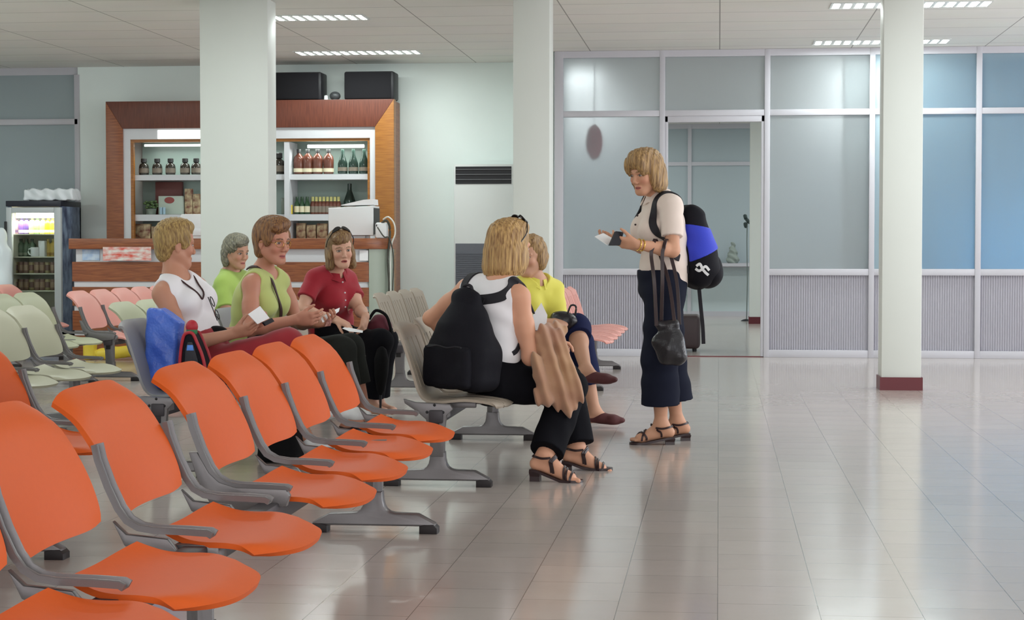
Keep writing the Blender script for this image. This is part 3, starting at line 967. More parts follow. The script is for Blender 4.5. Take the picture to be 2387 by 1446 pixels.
cable([P(890, 520, Y=18.02), P(902, 515, Y=18.0), P(909, 540, Y=ce - 0.05), P(904, 600, Y=ce - 0.1), P(907, 660, Y=ce - 0.1), P(906, 760, Y=ce - 0.1)], 0.012, M_cabg, 'dark cable hanging down the counter end')
cable([P(880, 530, Y=17.9), P(895, 552, Y=17.85), P(907, 556, Y=17.9), P(917, 600, Y=ce - 0.1), P(915, 690, Y=ce - 0.1), P(916, 760, Y=ce - 0.1)], 0.007, M_cabg, 'thin dark cable outermost at the counter end')

# loudspeakers on the cabinet
def speaker(px0, px1, py0, label):
    a, b = P(px0, 236, Y=KY + 0.02), P(px1, py0, Y=KY + 0.02)
    e = empty('loudspeaker', ((a.x + b.x) / 2, KY + 0.03, tp), label, 'loudspeaker', 'loudspeakers on the cabinet')
    w = (b.x - a.x) / 2
    MB().box((-w, 0.012, 0), (w, 0.3, b.z - tp), 0.02).build('cabinet', M_black, e)
    MB().box((-w + 0.012, 0.0, 0.012), (w - 0.03, 0.014, b.z - tp - 0.012), 0.004).build('grille', M_blackmesh, e)
speaker(632, 748, 167, 'black loudspeaker on the cabinet top beside the wide white column')
speaker(801, 917, 165, 'black loudspeaker on the right end of the cabinet top')
o = MB().ball((0, 0, 0.045), (0.06, 0.05, 0.048), 14).lathe([(0.0, 0), (0.04, 0), (0.03, 0.02), (0, 0.02)], 14).build('alarm_bell', mat('dark_grey_enamel', (62, 64, 66), 0.4), None, (P(781, 232, Y=KY + 0.1).x, KY + 0.1, tp))
tag(o, 'dark grey dome-shaped object between the two loudspeakers', 'bell')
o = MB().lathe([(0, 0), (0.025, 0), (0.02, 0.05), (0, 0.055)], 12).build('cup', M_white, None, (P(760, 232, Y=KY + 0.1).x, KY + 0.1, tp))
tag(o, 'small white cup between the two loudspeakers', 'cup')

# floor-standing air conditioner by the wall
AY = 19.1
ax0, ax1 = P(1058, 500, Y=AY).x, P(1058, 500, Y=AY).x + 0.66
azt = P(1120, 383, Y=AY).z
ac = empty('air_conditioner', (ax0, AY, 0), 'tall white floor-standing air conditioner against the back wall', 'air conditioner')
AO = (-ax0, -AY, 0)
MB().box((ax0, AY, 0), (ax1, AY + 0.36, azt), 0.012).build('casing', mat('air_conditioner_casing', (206, 208, 206), 0.4), ac, AO)
v0, v1 = P(1062, 429, Y=AY), P(1192, 388, Y=AY)
vent = MB().box((v0.x, AY - 0.006, v0.z), (v1.x, AY + 0.0, v1.z)).build('outlet', M_black, ac, AO)
for k in range(3):
    zz = v0.z + (v1.z - v0.z) * (k + 0.8) / 3.4
    MB().box((v0.x, AY - 0.016, zz), (v1.x, AY - 0.004, zz + 0.006)).build('louvre', mat('louvre_grey', (110, 110, 112), 0.4) if k == 0 else bpy.data.materials['louvre_grey'], vent)
g0, g1 = P(1062, 700, Y=AY), P(1192, 568, Y=AY)
M_grl = mat('grille_grey', (96, 98, 106), 0.5)
gr = MB().box((g0.x, AY - 0.004, g0.z), (ax1 - 0.03, AY + 0.0, g1.z)).build('intake_grille', M_grl, ac, AO)
for k in range(26):
    zz = g0.z + (g1.z - g0.z - 0.09) * k / 26.0
    MB().box((g0.x + 0.01, AY - 0.012, zz), (ax1 - 0.04, AY - 0.003, zz + 0.010)).build('grille_slat', M_grl, gr, (0, 0, 0))

# ---------------------------------------------------------------- drinks fridge
FY = 18.75
f0, f1 = P(14, 500, Y=FY), P(141, 468, Y=FY)
FW, FH, FD = f1.x - f0.x, f1.z, 0.62
fr_ = empty('drinks_fridge', (f0.x, FY, 0), 'tall glass-door drinks fridge with dark blue patterned side', 'fridge')
M_fside = mat('blue_ice_graphic', (36, 46, 84), 0.35, color2=(130, 150, 176), nscale=5, stretch=(1, 1.6, 1.0))
M_fdoor = mat('fridge_door_grey', (188, 194, 196), 0.35)
M_fin = mat('fridge_interior', (226, 224, 206), 0.5)
mb = MB().box((0, 0.05, 0.02), (0.03, FD, FH - 0.05)).box((FW - 0.03, 0.05, 0.02), (FW, FD, FH - 0.05)).box((0, FD - 0.03, 0.02), (FW, FD, FH - 0.05)).box((0, 0.05, 0.02), (FW, FD, 0.2))
mb.build('casing', M_fside, fr_)
MB().box((-0.004, 0.0, FH - 0.06), (FW + 0.004, FD, FH), 0.006).build('top', mat('navy_plastic', (28, 30, 44), 0.4), fr_)
MB().box((0.03, 0.08, 0.2), (FW - 0.03, FD - 0.03, 0.21)).box((0.03, FD - 0.05, 0.2), (FW - 0.03, FD - 0.04, FH - 0.06)).box((0.031, 0.08, 0.2), (0.036, FD - 0.04, FH - 0.06)).box((FW - 0.036, 0.08, 0.2), (FW - 0.031, FD - 0.04, FH - 0.06)).build('liner', M_fin, fr_)
dr = MB().box((0, 0, 0.2), (0.06, 0.05, FH - 0.07), 0.004).box((FW - 0.075, 0, 0.2), (FW, 0.05, FH - 0.07), 0.004).box((0.06, 0, FH - 0.13), (FW - 0.075, 0.05, FH - 0.07), 0.004).box((0.06, 0, 0.2), (FW - 0.075, 0.05, 0.27), 0.004).build('door', M_fdoor, fr_)
MB().box((-0.012, -0.03, FH - 0.42), (0.012, 0.0, FH - 0.22), 0.006).build('handle', M_black, dr)
M_glass = mat('clear_glass', (240, 246, 244), 0.03, trans=1.0, ior=1.02)
MB().box((0.055, 0.02, 0.26), (FW - 0.07, 0.026, FH - 0.12)).build('pane', M_glass, dr)
M_flamp = mat('fridge_lamp', (255, 252, 236), 0.4, emit=(255, 250, 232), estr=4.5)
MB().tube([(0.07, 0.12, FH - 0.155), (FW - 0.08, 0.12, FH - 0.155)], 0.03).build('lamp_tube', M_flamp, fr_)
d = bpy.data.lights.new('fridge_light', 'AREA'); d.shape = 'RECTANGLE'; d.size = FW - 0.12; d.size_y = 0.06; d.energy = 6; d.color = (1, 0.97, 0.84)
lo = bpy.data.objects.new('fridge_light', d); COL.objects.link(lo); lo.parent = fr_; lo.location = (FW / 2, 0.14, FH - 0.2)
fsh = []
M_fsh = mat('wire_shelf_white', (206, 204, 186), 0.4)
for py in (548, 601, 640, 680, 730):
    z = P(80, py, Y=FY + 0.1).z
    fsh.append(z + 0.012)
    MB().box((0.04, 0.09, z), (FW - 0.04, FD - 0.06, z + 0.012)).build('shelf', M_fsh, fr_)
# drinks
def drink(kind, px, z, y, cols, label, group, s=1.0):
    key = (kind,) + cols
    if key not in BK:
        ms = [mat('drink_%d_%d' % (len(BK), i), c, 0.3) for i, c in enumerate(cols)]
        BK[key] = bottle_kind(kind, ms[0], ms[1], ms[2])
    e = empty('drink_can' if kind == 'can' else 'drink_bottle', (P(px, 560, Y=y).x, y, z), label, 'drink', group)
    e.scale = (s,) * 3
    for me, nm in zip(BK[key], ('body', 'cap', 'label')):
        link(nm, me, None, e)
GF = 'drinks on the fridge shelves'
top = [(38, (150, 120, 130), (90, 70, 100), 'dusky pink'), (52, (96, 70, 140), (220, 200, 210), 'purple'), (63, (80, 60, 120), (230, 220, 200), 'violet'), (76, (190, 200, 130), (220, 220, 190), 'pale lime'), (88, (120, 160, 100), (210, 220, 170), 'leaf green'), (101, (214, 206, 120), (230, 226, 190), 'cream yellow'), (113, (230, 196, 40), (240, 230, 170), 'bright yellow'), (124, (220, 170, 50), (240, 220, 160), 'amber yellow')]
for px, c, l, nm in top:
    drink('spirit', px, fsh[0], FY + 0.2, (c, l, c), nm + ' bottle on the brightly lit top fridge shelf', GF, 0.72)
for k, px in enumerate((37, 49, 62, 75)):
    drink('spirit', px, fsh[1], FY + 0.28, ((92, 110, 90), (130, 140, 120), (70, 80, 70)), 'dim green bottle on the second fridge shelf, %s from the left' % ('first', 'second', 'third', 'fourth')[k], GF, 0.72)
for k, px in enumerate((112, 124)):
    drink('spirit', px, fsh[1], FY + 0.28, ((196, 170, 90), (160, 130, 70), (200, 180, 120)), 'golden bottle at the right of the second fridge shelf, %s' % ('inner', 'outer')[k], GF, 0.72)
mug = empty('mug', (P(80, 590, Y=FY + 0.14).x, FY + 0.16, fsh[1]), 'white mug with blue mark at the front of the second fridge shelf', 'mug')
MB().lathe([(0, 0), (0.04, 0), (0.045, 0.01), (0.045, 0.10), (0.04, 0.10), (0.04, 0.012), (0, 0.012)], 20).build('cup', M_white, mug)
MB().tube([(-0.043, 0, 0.085), (-0.07, 0, 0.08), (-0.075, 0, 0.05), (-0.065, 0, 0.025), (-0.043, 0, 0.02)], 0.007).build('handle', M_white, mug)
o = MB().box((-0.035, 0, 0), (0.035, 0.07, 0.17), 0.004).build('carton', M_white, None, (P(99, 590, Y=FY + 0.2).x, FY + 0.17, fsh[1]))
tag(o, 'white carton beside the mug on the second fridge shelf', 'carton')
for row, z in ((2, fsh[2]), (3, fsh[3])):
    for k in range(8):
        drink('can', 36 + 12.5 * k, z, FY + 0.2, ((128, 100, 88), (150, 126, 104), (150, 150, 146)) if k % 3 else ((150, 138, 100), (110, 84, 74), (150, 150, 146)),
              '%s can in the row on the %s fridge shelf' % ('reddish brown' if k % 3 else 'tan', 'third' if row == 2 else 'fourth'), 'cans on the %s fridge shelf' % ('third' if row == 2 else 'fourth'))
# ---------------------------------------------------------------- implicit-surface modeller for bodies, clothes and soft things
V3 = lambda *a: np.array(a, dtype=np.float64)
def npv(v): return np.array((v[0], v[1], v[2]), dtype=np.float64)
def nrm(v):
    v = np.asarray(v, float)
    return v / (np.linalg.norm(v) + 1e-12)

class Field:
    """distance field on a grid; shapes are blended in with a smooth minimum"""
    def __init__(self, lo, hi, res):
        self.lo = np.asarray(lo, float); self.res = res
        self.n = np.maximum(2, np.ceil((np.asarray(hi, float) - self.lo) / res).astype(int) + 1)
        self.ax = [(self.lo[i] + res * np.arange(self.n[i])).astype(np.float32) for i in range(3)]
        self.D = np.full(self.n, 1.0, np.float32)
    def sub(self, lo, hi):
        a = np.clip(np.floor((np.asarray(lo) - self.lo) / self.res).astype(int), 0, self.n - 1)
        b = np.clip(np.ceil((np.asarray(hi) - self.lo) / self.res).astype(int) + 1, 1, self.n)
        if np.any(b <= a): return None
        sl = tuple(slice(a[i], b[i]) for i in range(3))
        x = self.ax[0][sl[0]][:, None, None]; y = self.ax[1][sl[1]][None, :, None]; z = self.ax[2][sl[2]][None, None, :]
        return sl, x, y, z
    def blend(self, sl, d, k, op='add'):
        cur = self.D[sl]
        if op == 'add':
            if k <= 0: self.D[sl] = np.minimum(cur, d); return
            h = np.maximum(k - np.abs(cur - d), 0) / k
            self.D[sl] = np.minimum(cur, d) - h * h * k * 0.25
        else:                                   # cut away
            nd = -d
            if k <= 0: self.D[sl] = np.maximum(cur, nd); return
            h = np.maximum(k - np.abs(cur - nd), 0) / k
            self.D[sl] = np.maximum(cur, nd) + h * h * k * 0.25
    def cone(self, a, b, ra, rb=None, k=0.02, op='add', flat=None, infl=0.0):
        """tapered limb from a to b; flat=(axis, factor) squeezes it along a direction"""
        a, b = npv(a), npv(b)
        rb = ra if rb is None else rb
        ra, rb = ra + infl, rb + infl
        pad = max(ra, rb) * (1.0 if flat is None else max(1.0, 1.0 / min(1, flat[1]) if flat[1] < 1 else flat[1])) + k + 3 * self.res
        s = self.sub(np.minimum(a, b) - pad, np.maximum(a, b) + pad)
        if s is None: return self
        sl, x, y, z = s
        ab = b - a
        L2 = max(float(ab @ ab), 1e-9)
        px, py, pz = x - a[0], y - a[1], z - a[2]
        t = np.clip((px * ab[0] + py * ab[1] + pz * ab[2]) / L2, 0, 1)
        qx, qy, qz = px - t * ab[0], py - t * ab[1], pz - t * ab[2]
        if flat is None:
            d = np.sqrt(qx * qx + qy * qy + qz * qz) - (ra + (rb - ra) * t)
        else:
            ax = nrm(flat[0]); f = flat[1]
            c = qx * ax[0] + qy * ax[1] + qz * ax[2]
            g = (1.0 / f - 1.0)
            d2 = np.sqrt((qx + g * c * ax[0]) ** 2 + (qy + g * c * ax[1]) ** 2 + (qz + g * c * ax[2]) ** 2)
            d = (d2 - (ra + (rb - ra) * t)) * min(1.0, f)
        self.blend(sl, d.astype(np.float32), k, op)
        return self
    def ell(self, c, r, R=None, k=0.02, op='add', infl=0.0):
        """ellipsoid with radii r in frame R (columns = axes)"""
        c = npv(c); r = np.asarray(r, float) + infl
        R = np.eye(3) if R is None else R
        ext = np.sqrt(((R * r[None, :]) ** 2).sum(1)) + k + 3 * self.res
        s = self.sub(c - ext, c + ext)
        if s is None: return self
        sl, x, y, z = s
        px, py, pz = x - c[0], y - c[1], z - c[2]
        q = [px * R[0, i] + py * R[1, i] + pz * R[2, i] for i in range(3)]
        k0 = np.sqrt((q[0] / r[0]) ** 2 + (q[1] / r[1]) ** 2 + (q[2] / r[2]) ** 2)
        k1 = np.sqrt((q[0] / r[0] ** 2) ** 2 + (q[1] / r[1] ** 2) ** 2 + (q[2] / r[2] ** 2) ** 2) + 1e-9
        d = np.where(k0 < 1e-3, -min(r), k0 * (k0 - 1.0) / k1)
        self.blend(sl, d.astype(np.float32), k, op)
        return self
    def rbox(self, c, half, R=None, rad=0.01, k=0.0, op='add'):
        c = npv(c); h = np.asarray(half, float)
        R = np.eye(3) if R is None else R
        ext = np.sqrt(((R * (h[None, :])) ** 2).sum(1)) * 1.75 + k + 3 * self.res
        s = self.sub(c - ext, c + ext)
        if s is None: return self
        sl, x, y, z = s
        px, py, pz = x - c[0], y - c[1], z - c[2]
        q = [np.abs(px * R[0, i] + py * R[1, i] + pz * R[2, i]) - (h[i] - rad) for i in range(3)]
        out = np.sqrt(np.maximum(q[0], 0) ** 2 + np.maximum(q[1], 0) ** 2 + np.maximum(q[2], 0) ** 2)
        d = out + np.minimum(np.maximum(q[0], np.maximum(q[1], q[2])), 0) - rad
        self.blend(sl, d.astype(np.float32), k, op)
        return self
    def band(self, lim):
        """grid points near or inside the surface, with their coordinates"""
        ii = np.nonzero(self.D < lim)
        return ii, self.ax[0][ii[0]], self.ax[1][ii[1]], self.ax[2][ii[2]]
    def plane(self, p, n, k=0.0):
        """cut away everything on the side n points to"""
        p, n = npv(p), nrm(n)
        ii, x, y, z = self.band(0.03)
        d = ((x - p[0]) * n[0] + (y - p[1]) * n[1] + (z - p[2]) * n[2]).astype(np.float32)
        cur = self.D[ii]
        r = np.maximum(cur, d)
        if k > 0:
            h = np.maximum(k - np.abs(cur - d), 0) / k
            r = r + h * h * k * 0.25
        self.D[ii] = r
        return self
    def ripple(self, amp, freq, direction, seed=0, warp=1.0):
        """soft cloth folds: bands across a direction, bent by slow waves"""
        rng = np.random.RandomState(seed)
        ii = np.nonzero(np.abs(self.D) < 0.03)
        x, y, z = self.ax[0][ii[0]], self.ax[1][ii[1]], self.ax[2][ii[2]]
        d = nrm(direction)
        o = nrm(np.cross(d, rng.randn(3))); o2 = np.cross(d, o)
        w = warp * np.sin(9 * (o[0] * x + o[1] * y + o[2] * z) + rng.rand() * 6) + warp * np.sin(14 * (o2[0] * x + o2[1] * y + o2[2] * z) + rng.rand() * 6)
        ph = freq * (d[0] * x + d[1] * y + d[2] * z)
        self.D[ii] += (amp * (np.sin(ph + w) * 0.6 + np.sin(1.7 * ph - 1.3 * w + 1.0) * 0.4)).astype(np.float32)
        return self
    def smooth(self):
        D = self.D
        for a in range(3):
            D = 0.5 * D + 0.25 * np.roll(D, 1, a) + 0.25 * np.roll(D, -1, a)
        self.D = D
        return self
    def mesh(self, name, color=None, keep_largest=False):
        D = self.D
        D[0], D[-1], D[:, 0], D[:, -1], D[:, :, 0], D[:, :, -1] = 1, 1, 1, 1, 1, 1
        ins = D < 0
        n = np.array(D.shape)
        cnt = np.zeros(n - 1, np.uint8)
        for i in (0, 1):
            for j in (0, 1):
                for k in (0, 1):
                    cnt += ins[i:n[0] - 1 + i, j:n[1] - 1 + j, k:n[2] - 1 + k]
        act = np.argwhere((cnt > 0) & (cnt < 8))
        if len(act) == 0: return None
        idx = np.full(n - 1, -1, np.int32)
        idx[act[:, 0], act[:, 1], act[:, 2]] = np.arange(len(act))
        cv = {}
        for i in (0, 1):
            for j in (0, 1):
                for k in (0, 1):
                    cv[(i, j, k)] = D[act[:, 0] + i, act[:, 1] + j, act[:, 2] + k].astype(np.float64)
        acc = np.zeros((len(act), 3)); num = np.zeros(len(act))
        for axis in range(3):
            o = [q for q in range(3) if q != axis]
            for p in (0, 1):
                for q in (0, 1):
                    c0 = [0, 0, 0]; c0[o[0]] = p; c0[o[1]] = q
                    c1 = list(c0); c1[axis] = 1
                    va, vb = cv[tuple(c0)], cv[tuple(c1)]
                    m = (va < 0) != (vb < 0)
                    t = np.where(m, va / np.where(m, va - vb, 1), 0)
                    pt = np.zeros((len(act), 3))
                    pt[:, o[0]] = p; pt[:, o[1]] = q; pt[:, axis] = t
                    acc[m] += pt[m]; num[m] += 1
        verts = self.lo + (act + acc / num[:, None]) * self.res
        faces = []
        for axis in range(3):
            o = [q for q in range(3) if q != axis]
            sl0 = [slice(None)] * 3; sl1 = [slice(None)] * 3
            sl0[axis] = slice(0, n[axis] - 1); sl1[axis] = slice(1, n[axis])
            a, b = ins[tuple(sl0)], ins[tuple(sl1)]
            e = np.argwhere(a != b).astype(np.int32)
            e = e[(e[:, o[0]] > 0) & (e[:, o[1]] > 0) & (e[:, o[0]] < n[o[0]] - 1) & (e[:, o[1]] < n[o[1]] - 1)]
            flip = a[e[:, 0], e[:, 1], e[:, 2]]
            q = []
            for da, db in ((0, 0), (1, 0), (1, 1), (0, 1)):
                c = e.copy(); c[:, o[0]] -= 1 - da; c[:, o[1]] -= 1 - db
                q.append(idx[c[:, 0], c[:, 1], c[:, 2]])
            q = np.stack(q, 1)
            if axis == 1: flip = ~flip
            q[~flip] = q[~flip][:, ::-1]
            faces.append(q)
        F = np.concatenate(faces)
        F = F[(F >= 0).all(1)]
        if keep_largest:
            par = np.arange(len(verts))
            E = np.concatenate([F[:, [0, 1]], F[:, [1, 2]], F[:, [2, 3]]])
            while True:
                mn = np.minimum(par[E[:, 0]], par[E[:, 1]])
                old = par.copy()
                np.minimum.at(par, E[:, 0], mn); np.minimum.at(par, E[:, 1], mn)
                par = par[par]
                if (old == par).all(): break
            lab, ct = np.unique(par, return_counts=True)
            keepv = par == lab[ct.argmax()]
            mp = np.cumsum(keepv) - 1
            F = F[keepv[F[:, 0]]]; F = mp[F]; verts = verts[keepv]
        me = bpy.data.meshes.new(name)
        me.vertices.add(len(verts)); me.vertices.foreach_set('co', verts.ravel())
        me.loops.add(F.size); me.loops.foreach_set('vertex_index', F.ravel().astype(np.int32))
        me.polygons.add(len(F)); me.polygons.foreach_set('loop_start', (np.arange(len(F)) * 4).astype(np.int32))
        me.update(calc_edges=True)
        me.polygons.foreach_set('use_smooth', [True] * len(F))
        if color is not None:
            c = color(verts)
            at = me.color_attributes.new('Col', 'FLOAT_COLOR', 'POINT')
            at.data.foreach_set('color', np.concatenate([c, np.ones((len(c), 1))], 1).ravel())
        return me

def frame_from(fwd, up):
    """columns right, forward, up"""
    f = nrm(fwd); u = np.asarray(up, float)
    u = nrm(u - f * (u @ f)); r = np.cross(f, u)
    return np.stack([r, f, u], 1)
def look(az, el=0.0, roll=0.0):
    """head frame: az measured from +X towards +Y in degrees (0 faces right, 90 faces away, -90 faces the camera)"""
    a, e, r = math.radians(az), math.radians(el), math.radians(roll)
    f = V3(math.cos(a) * math.cos(e), math.sin(a) * math.cos(e), math.sin(e))
    u0 = V3(0, 0, 1)
    R = frame_from(f, u0)
    if roll:
        u = R[:, 2] * math.cos(r) + R[:, 0] * math.sin(r)
        R = frame_from(f, u)
    return R

SKINS = {}
def skin_mat(): 
    if 'skin' not in SKINS:
        m = mat('skin', (200, 150, 125), 0.5, spec=0.35, attr='Col')
        m.node_tree.nodes['Principled BSDF'].inputs['Subsurface Weight'].default_value = 0.08
        m.node_tree.nodes['Principled BSDF'].inputs['Subsurface Radius'].default_value = (0.01, 0.004, 0.002)
        SKINS['skin'] = m
    return SKINS['skin']

def head_shape(F, c, R, s=1.0, open_mouth=0.0):
    p = lambda x, y, z: npv(c) + R @ (V3(x, y, z) * s)
    F.ell(p(0, -0.014, 0.045), (0.073 * s, 0.092 * s, 0.086 * s), R, 0.03)
    F.ell(p(0, 0.028, -0.028), (0.057 * s, 0.059 * s, 0.078 * s), R, 0.035)
    F.ell(p(0, 0.045, 0.04), (0.055 * s, 0.040 * s, 0.05 * s), R, 0.03)
    F.cone(p(-0.013, 0.068, -0.092), p(0.013, 0.068, -0.092), 0.017 * s, None, 0.03)
    for sx in (-1, 1):
        F.cone(p(sx * 0.049, 0.0, -0.045), p(sx * 0.016, 0.058, -0.086), 0.018 * s, 0.015 * s, 0.03)
        F.ell(p(sx * 0.036, 0.062, -0.022), (0.024 * s, 0.022 * s, 0.022 * s), R, 0.02)
        F.ell(p(sx * 0.032, 0.096, 0.008), (0.017 * s, 0.013 * s, 0.010 * s), R, 0.012, 'cut')
        F.ell(p(sx * 0.032, 0.0765, 0.006), (0.0125 * s, 0.0125 * s, 0.0105 * s), R, 0.004)
        F.cone(p(sx * 0.012, 0.089, 0.026), p(sx * 0.048, 0.076, 0.026), 0.0075 * s, 0.006 * s, 0.012)
        F.ell(p(sx * 0.072, -0.008, -0.006), (0.007 * s, 0.017 * s, 0.030 * s), R, 0.008)
        F.ell(p(sx * 0.081, -0.004, -0.004), (0.006 * s, 0.009 * s, 0.017 * s), R, 0.006, 'cut')
        F.ell(p(sx * 0.010, 0.097, -0.033), (0.0075 * s, 0.009 * s, 0.007 * s), R, 0.008)
    F.cone(p(0, 0.086, 0.016), p(0, 0.104, -0.024), 0.0065 * s, 0.0090 * s, 0.014)
    F.ell(p(0, 0.085, -0.058), (0.021 * s, 0.007 * s, 0.0055 * s), R, 0.008)
    F.ell(p(0, 0.084, -0.069), (0.018 * s, 0.007 * s, 0.0060 * s), R, 0.008)
    if open_mouth > 0:
        F.ell(p(0, 0.096, -0.064), (0.015 * s, 0.012 * s, (0.002 + open_mouth) * s), R, 0.003, 'cut')
    else:
        F.cone(p(-0.019, 0.097, -0.0635), p(0.019, 0.097, -0.0635), 0.0022 * s, None, 0.003, 'cut')

def head_paint(C, verts, c, R, s, skin, lips=(176, 96, 88), brow=(120, 92, 66), iris=(70, 70, 66)):
    L = (verts - npv(c)) @ R / s
    def put(mask, col):
        C[mask] = [lin(q) for q in col]
    cheek = np.exp(-(((np.abs(L[:, 0]) - 0.042) / 0.018) ** 2 + ((L[:, 2] + 0.028) / 0.018) ** 2)) * (L[:, 1] > 0.04)
    red = np.array([lin(q) for q in (206, 128, 112)])
    C += (red - C) * (0.35 * cheek)[:, None]
    lipm = (((L[:, 0]) / 0.022) ** 2 + ((L[:, 2] + 0.0635) / 0.0095) ** 2 < 1) & (L[:, 1] > 0.082)
    put(lipm, lips)
    put(lipm & (np.abs(L[:, 2] + 0.0635) < 0.0022) & (np.abs(L[:, 0]) < 0.019), tuple(0.5 * q for q in lips))
    ax = np.abs(L[:, 0])
    browm = (((ax - 0.032) / 0.020) ** 2 + ((L[:, 2] - 0.029 + 0.15 * np.abs(ax - 0.03)) / 0.0042) ** 2 < 1) & (L[:, 1] > 0.06)
    put(browm, brow)
    eye = (((ax - 0.032) / 0.0130) ** 2 + ((L[:, 2] - 0.006) / 0.0048) ** 2 < 1) & (L[:, 1] > 0.066)
    lash = (((ax - 0.032) / 0.0160) ** 2 + ((L[:, 2] - 0.0075) / 0.0078) ** 2 < 1) & (L[:, 1] > 0.062)
    put(lash, tuple(0.62 * q for q in skin))
    put(eye, (196, 178, 168))
    put(((ax - 0.032) ** 2 + (L[:, 2] - 0.006) ** 2 < 0.0066 ** 2) & eye, iris)
    put((((ax - 0.009) / 0.004) ** 2 + ((L[:, 2] + 0.041) / 0.003) ** 2 < 1) & (L[:, 1] > 0.088), (120, 70, 60))

def hand_shape(F, wrist, fdir, nrmal, side, curl=(0.5, 0.5, 0.55, 0.6), thumb=(0.6, 0.35), spread=0.10, s=1.0):
    """fdir: from wrist to knuckles; nrmal: out of the palm; side: +1 thumb along cross(fdir, nrmal), -1 opposite"""
    f = nrm(fdir); n = npv(nrmal); n = nrm(n - f * (n @ f)); a = np.cross(f, n) * side     # towards the thumb
    w = npv(wrist)
    pos = lambda x, y, z: w + (f * x + a * y + n * z) * s
    F.cone(pos(0.0, 0, 0), pos(0.045, 0.0, 0), 0.024 * s, 0.030 * s, 0.02, flat=(n, 0.6))
    F.cone(pos(0.035, 0.016, 0), pos(0.082, 0.022, 0), 0.022 * s, 0.019 * s, 0.015, flat=(n, 0.62))
    F.cone(pos(0.035, -0.016, 0), pos(0.076, -0.022, 0), 0.022 * s, 0.018 * s, 0.015, flat=(n, 0.62))
    base = [(0.086, 0.029), (0.090, 0.0095), (0.086, -0.0105), (0.078, -0.029)]
    lens = [(0.040, 0.024, 0.019), (0.044, 0.027, 0.020), (0.041, 0.026, 0.019), (0.032, 0.020, 0.017)]
    for i in range(4):
        p = pos(base[i][0], base[i][1], 0.0)
        ang = 0.0
        sp = spread * (1.5 - i) * 0.6
        rr = (0.0088, 0.0092, 0.0088, 0.0078)[i] * s
        for j, l in enumerate(lens[i]):
            ang += curl[i] * (0.9, 1.1, 0.7)[j]
            d = (f * math.cos(sp) + a * math.sin(sp)) * math.cos(ang) + n * math.sin(ang)
            q = p + d * l * s
            F.cone(p, q, rr * (1 - 0.07 * j), rr * (0.95 - 0.08 * j), 0.004 if j else 0.008)
            p = q
    p = pos(0.022, 0.024, 0.004)
    d = nrm(f * math.cos(thumb[0]) + a * math.sin(thumb[0]) + n * 0.35)
    q = p + d * 0.042 * s
    F.cone(p, q, 0.0135 * s, 0.0105 * s, 0.012)
    d2 = nrm(d * math.cos(thumb[1]) + n * math.sin(thumb[1]) * 0.8 + f * 0.3)
    r = q + d2 * 0.030 * s
    F.cone(q, r, 0.0102 * s, 0.0095 * s, 0.005)
    r2 = r + nrm(d2 + 0.25 * f) * 0.024 * s
    F.cone(r, r2, 0.0095 * s, 0.0075 * s, 0.004)
    return [pos(0.09, 0, 0.02)]

def foot_shape(F, ankle, toe_dir, heel_h=0.0, s=1.0, toes=True):
    """ankle joint is about 0.075 above the heel underside; toe_dir horizontal"""
    t = nrm((toe_dir[0], toe_dir[1], 0)); up = V3(0, 0, 1); lat = np.cross(t, up)
    A = npv(ankle)
    H = A - t * 0.045 * s - up * 0.048 * s                      # heel ball
    B = A + t * 0.115 * s - up * (0.055 * s + heel_h)           # ball of the foot
    F.cone(A, H, 0.034 * s, 0.028 * s, 0.03)
    F.cone(A - up * 0.01, B, 0.032 * s, 0.022 * s, 0.03, flat=(up, 0.8))
    F.cone(H, B, 0.026 * s, 0.024 * s, 0.02)
    F.cone(B - lat * 0.018 * s, B + lat * 0.018 * s, 0.021 * s, None, 0.02, flat=(up, 0.8))
    if toes:
        for i in range(5):
            o = (-0.030 + 0.0145 * i) * s
            l = (0.030, 0.036, 0.042, 0.046, 0.048)[i] * s
            r = (0.008, 0.0085, 0.009, 0.0095, 0.0125)[i] * s
            F.cone(B + lat * o - up * 0.006 * s, B + lat * o * 1.02 + t * l - up * 0.010 * s, r, r * 0.9, 0.006)
    return H, B, t, lat

from mathutils.bvhtree import BVHTree
_bvh = {}
def bvh_of(o):
    if o.name not in _bvh:
        me = o.data
        _bvh[o.name] = BVHTree.FromPolygons([v.co for v in me.vertices], [p.vertices for p in me.polygons])
    return _bvh[o.name]
def drape(pts, objs, off=0.004, reach=0.07, relax=3):
    """pull a path onto the outside of the nearest surface; returns (point, normal) pairs"""
    out = []
    for q in pts:
        q = Vector(q)
        best = None
        for o in objs:
            r = bvh_of(o).find_nearest(q, reach)
            if r[0] is not None:
                d = (q - r[0]).dot(r[1])
                if best is None or d < best[0]:
                    best = (d, r[0], r[1])
        if best is None or best[0] > off + 0.05:
            out.append((q, Vector((0, -1, 0.2)) if best is None else best[2]))
        else:
            out.append((best[1] + best[2] * off, best[2]))
    for _ in range(relax):
        out = [out[0]] + [((a[0] + b[0] * 2 + c[0]) / 4, (a[1] + b[1] * 2 + c[1]).normalized()) for a, b, c in zip(out, out[1:], out[2:])] + [out[-1]]
    return out

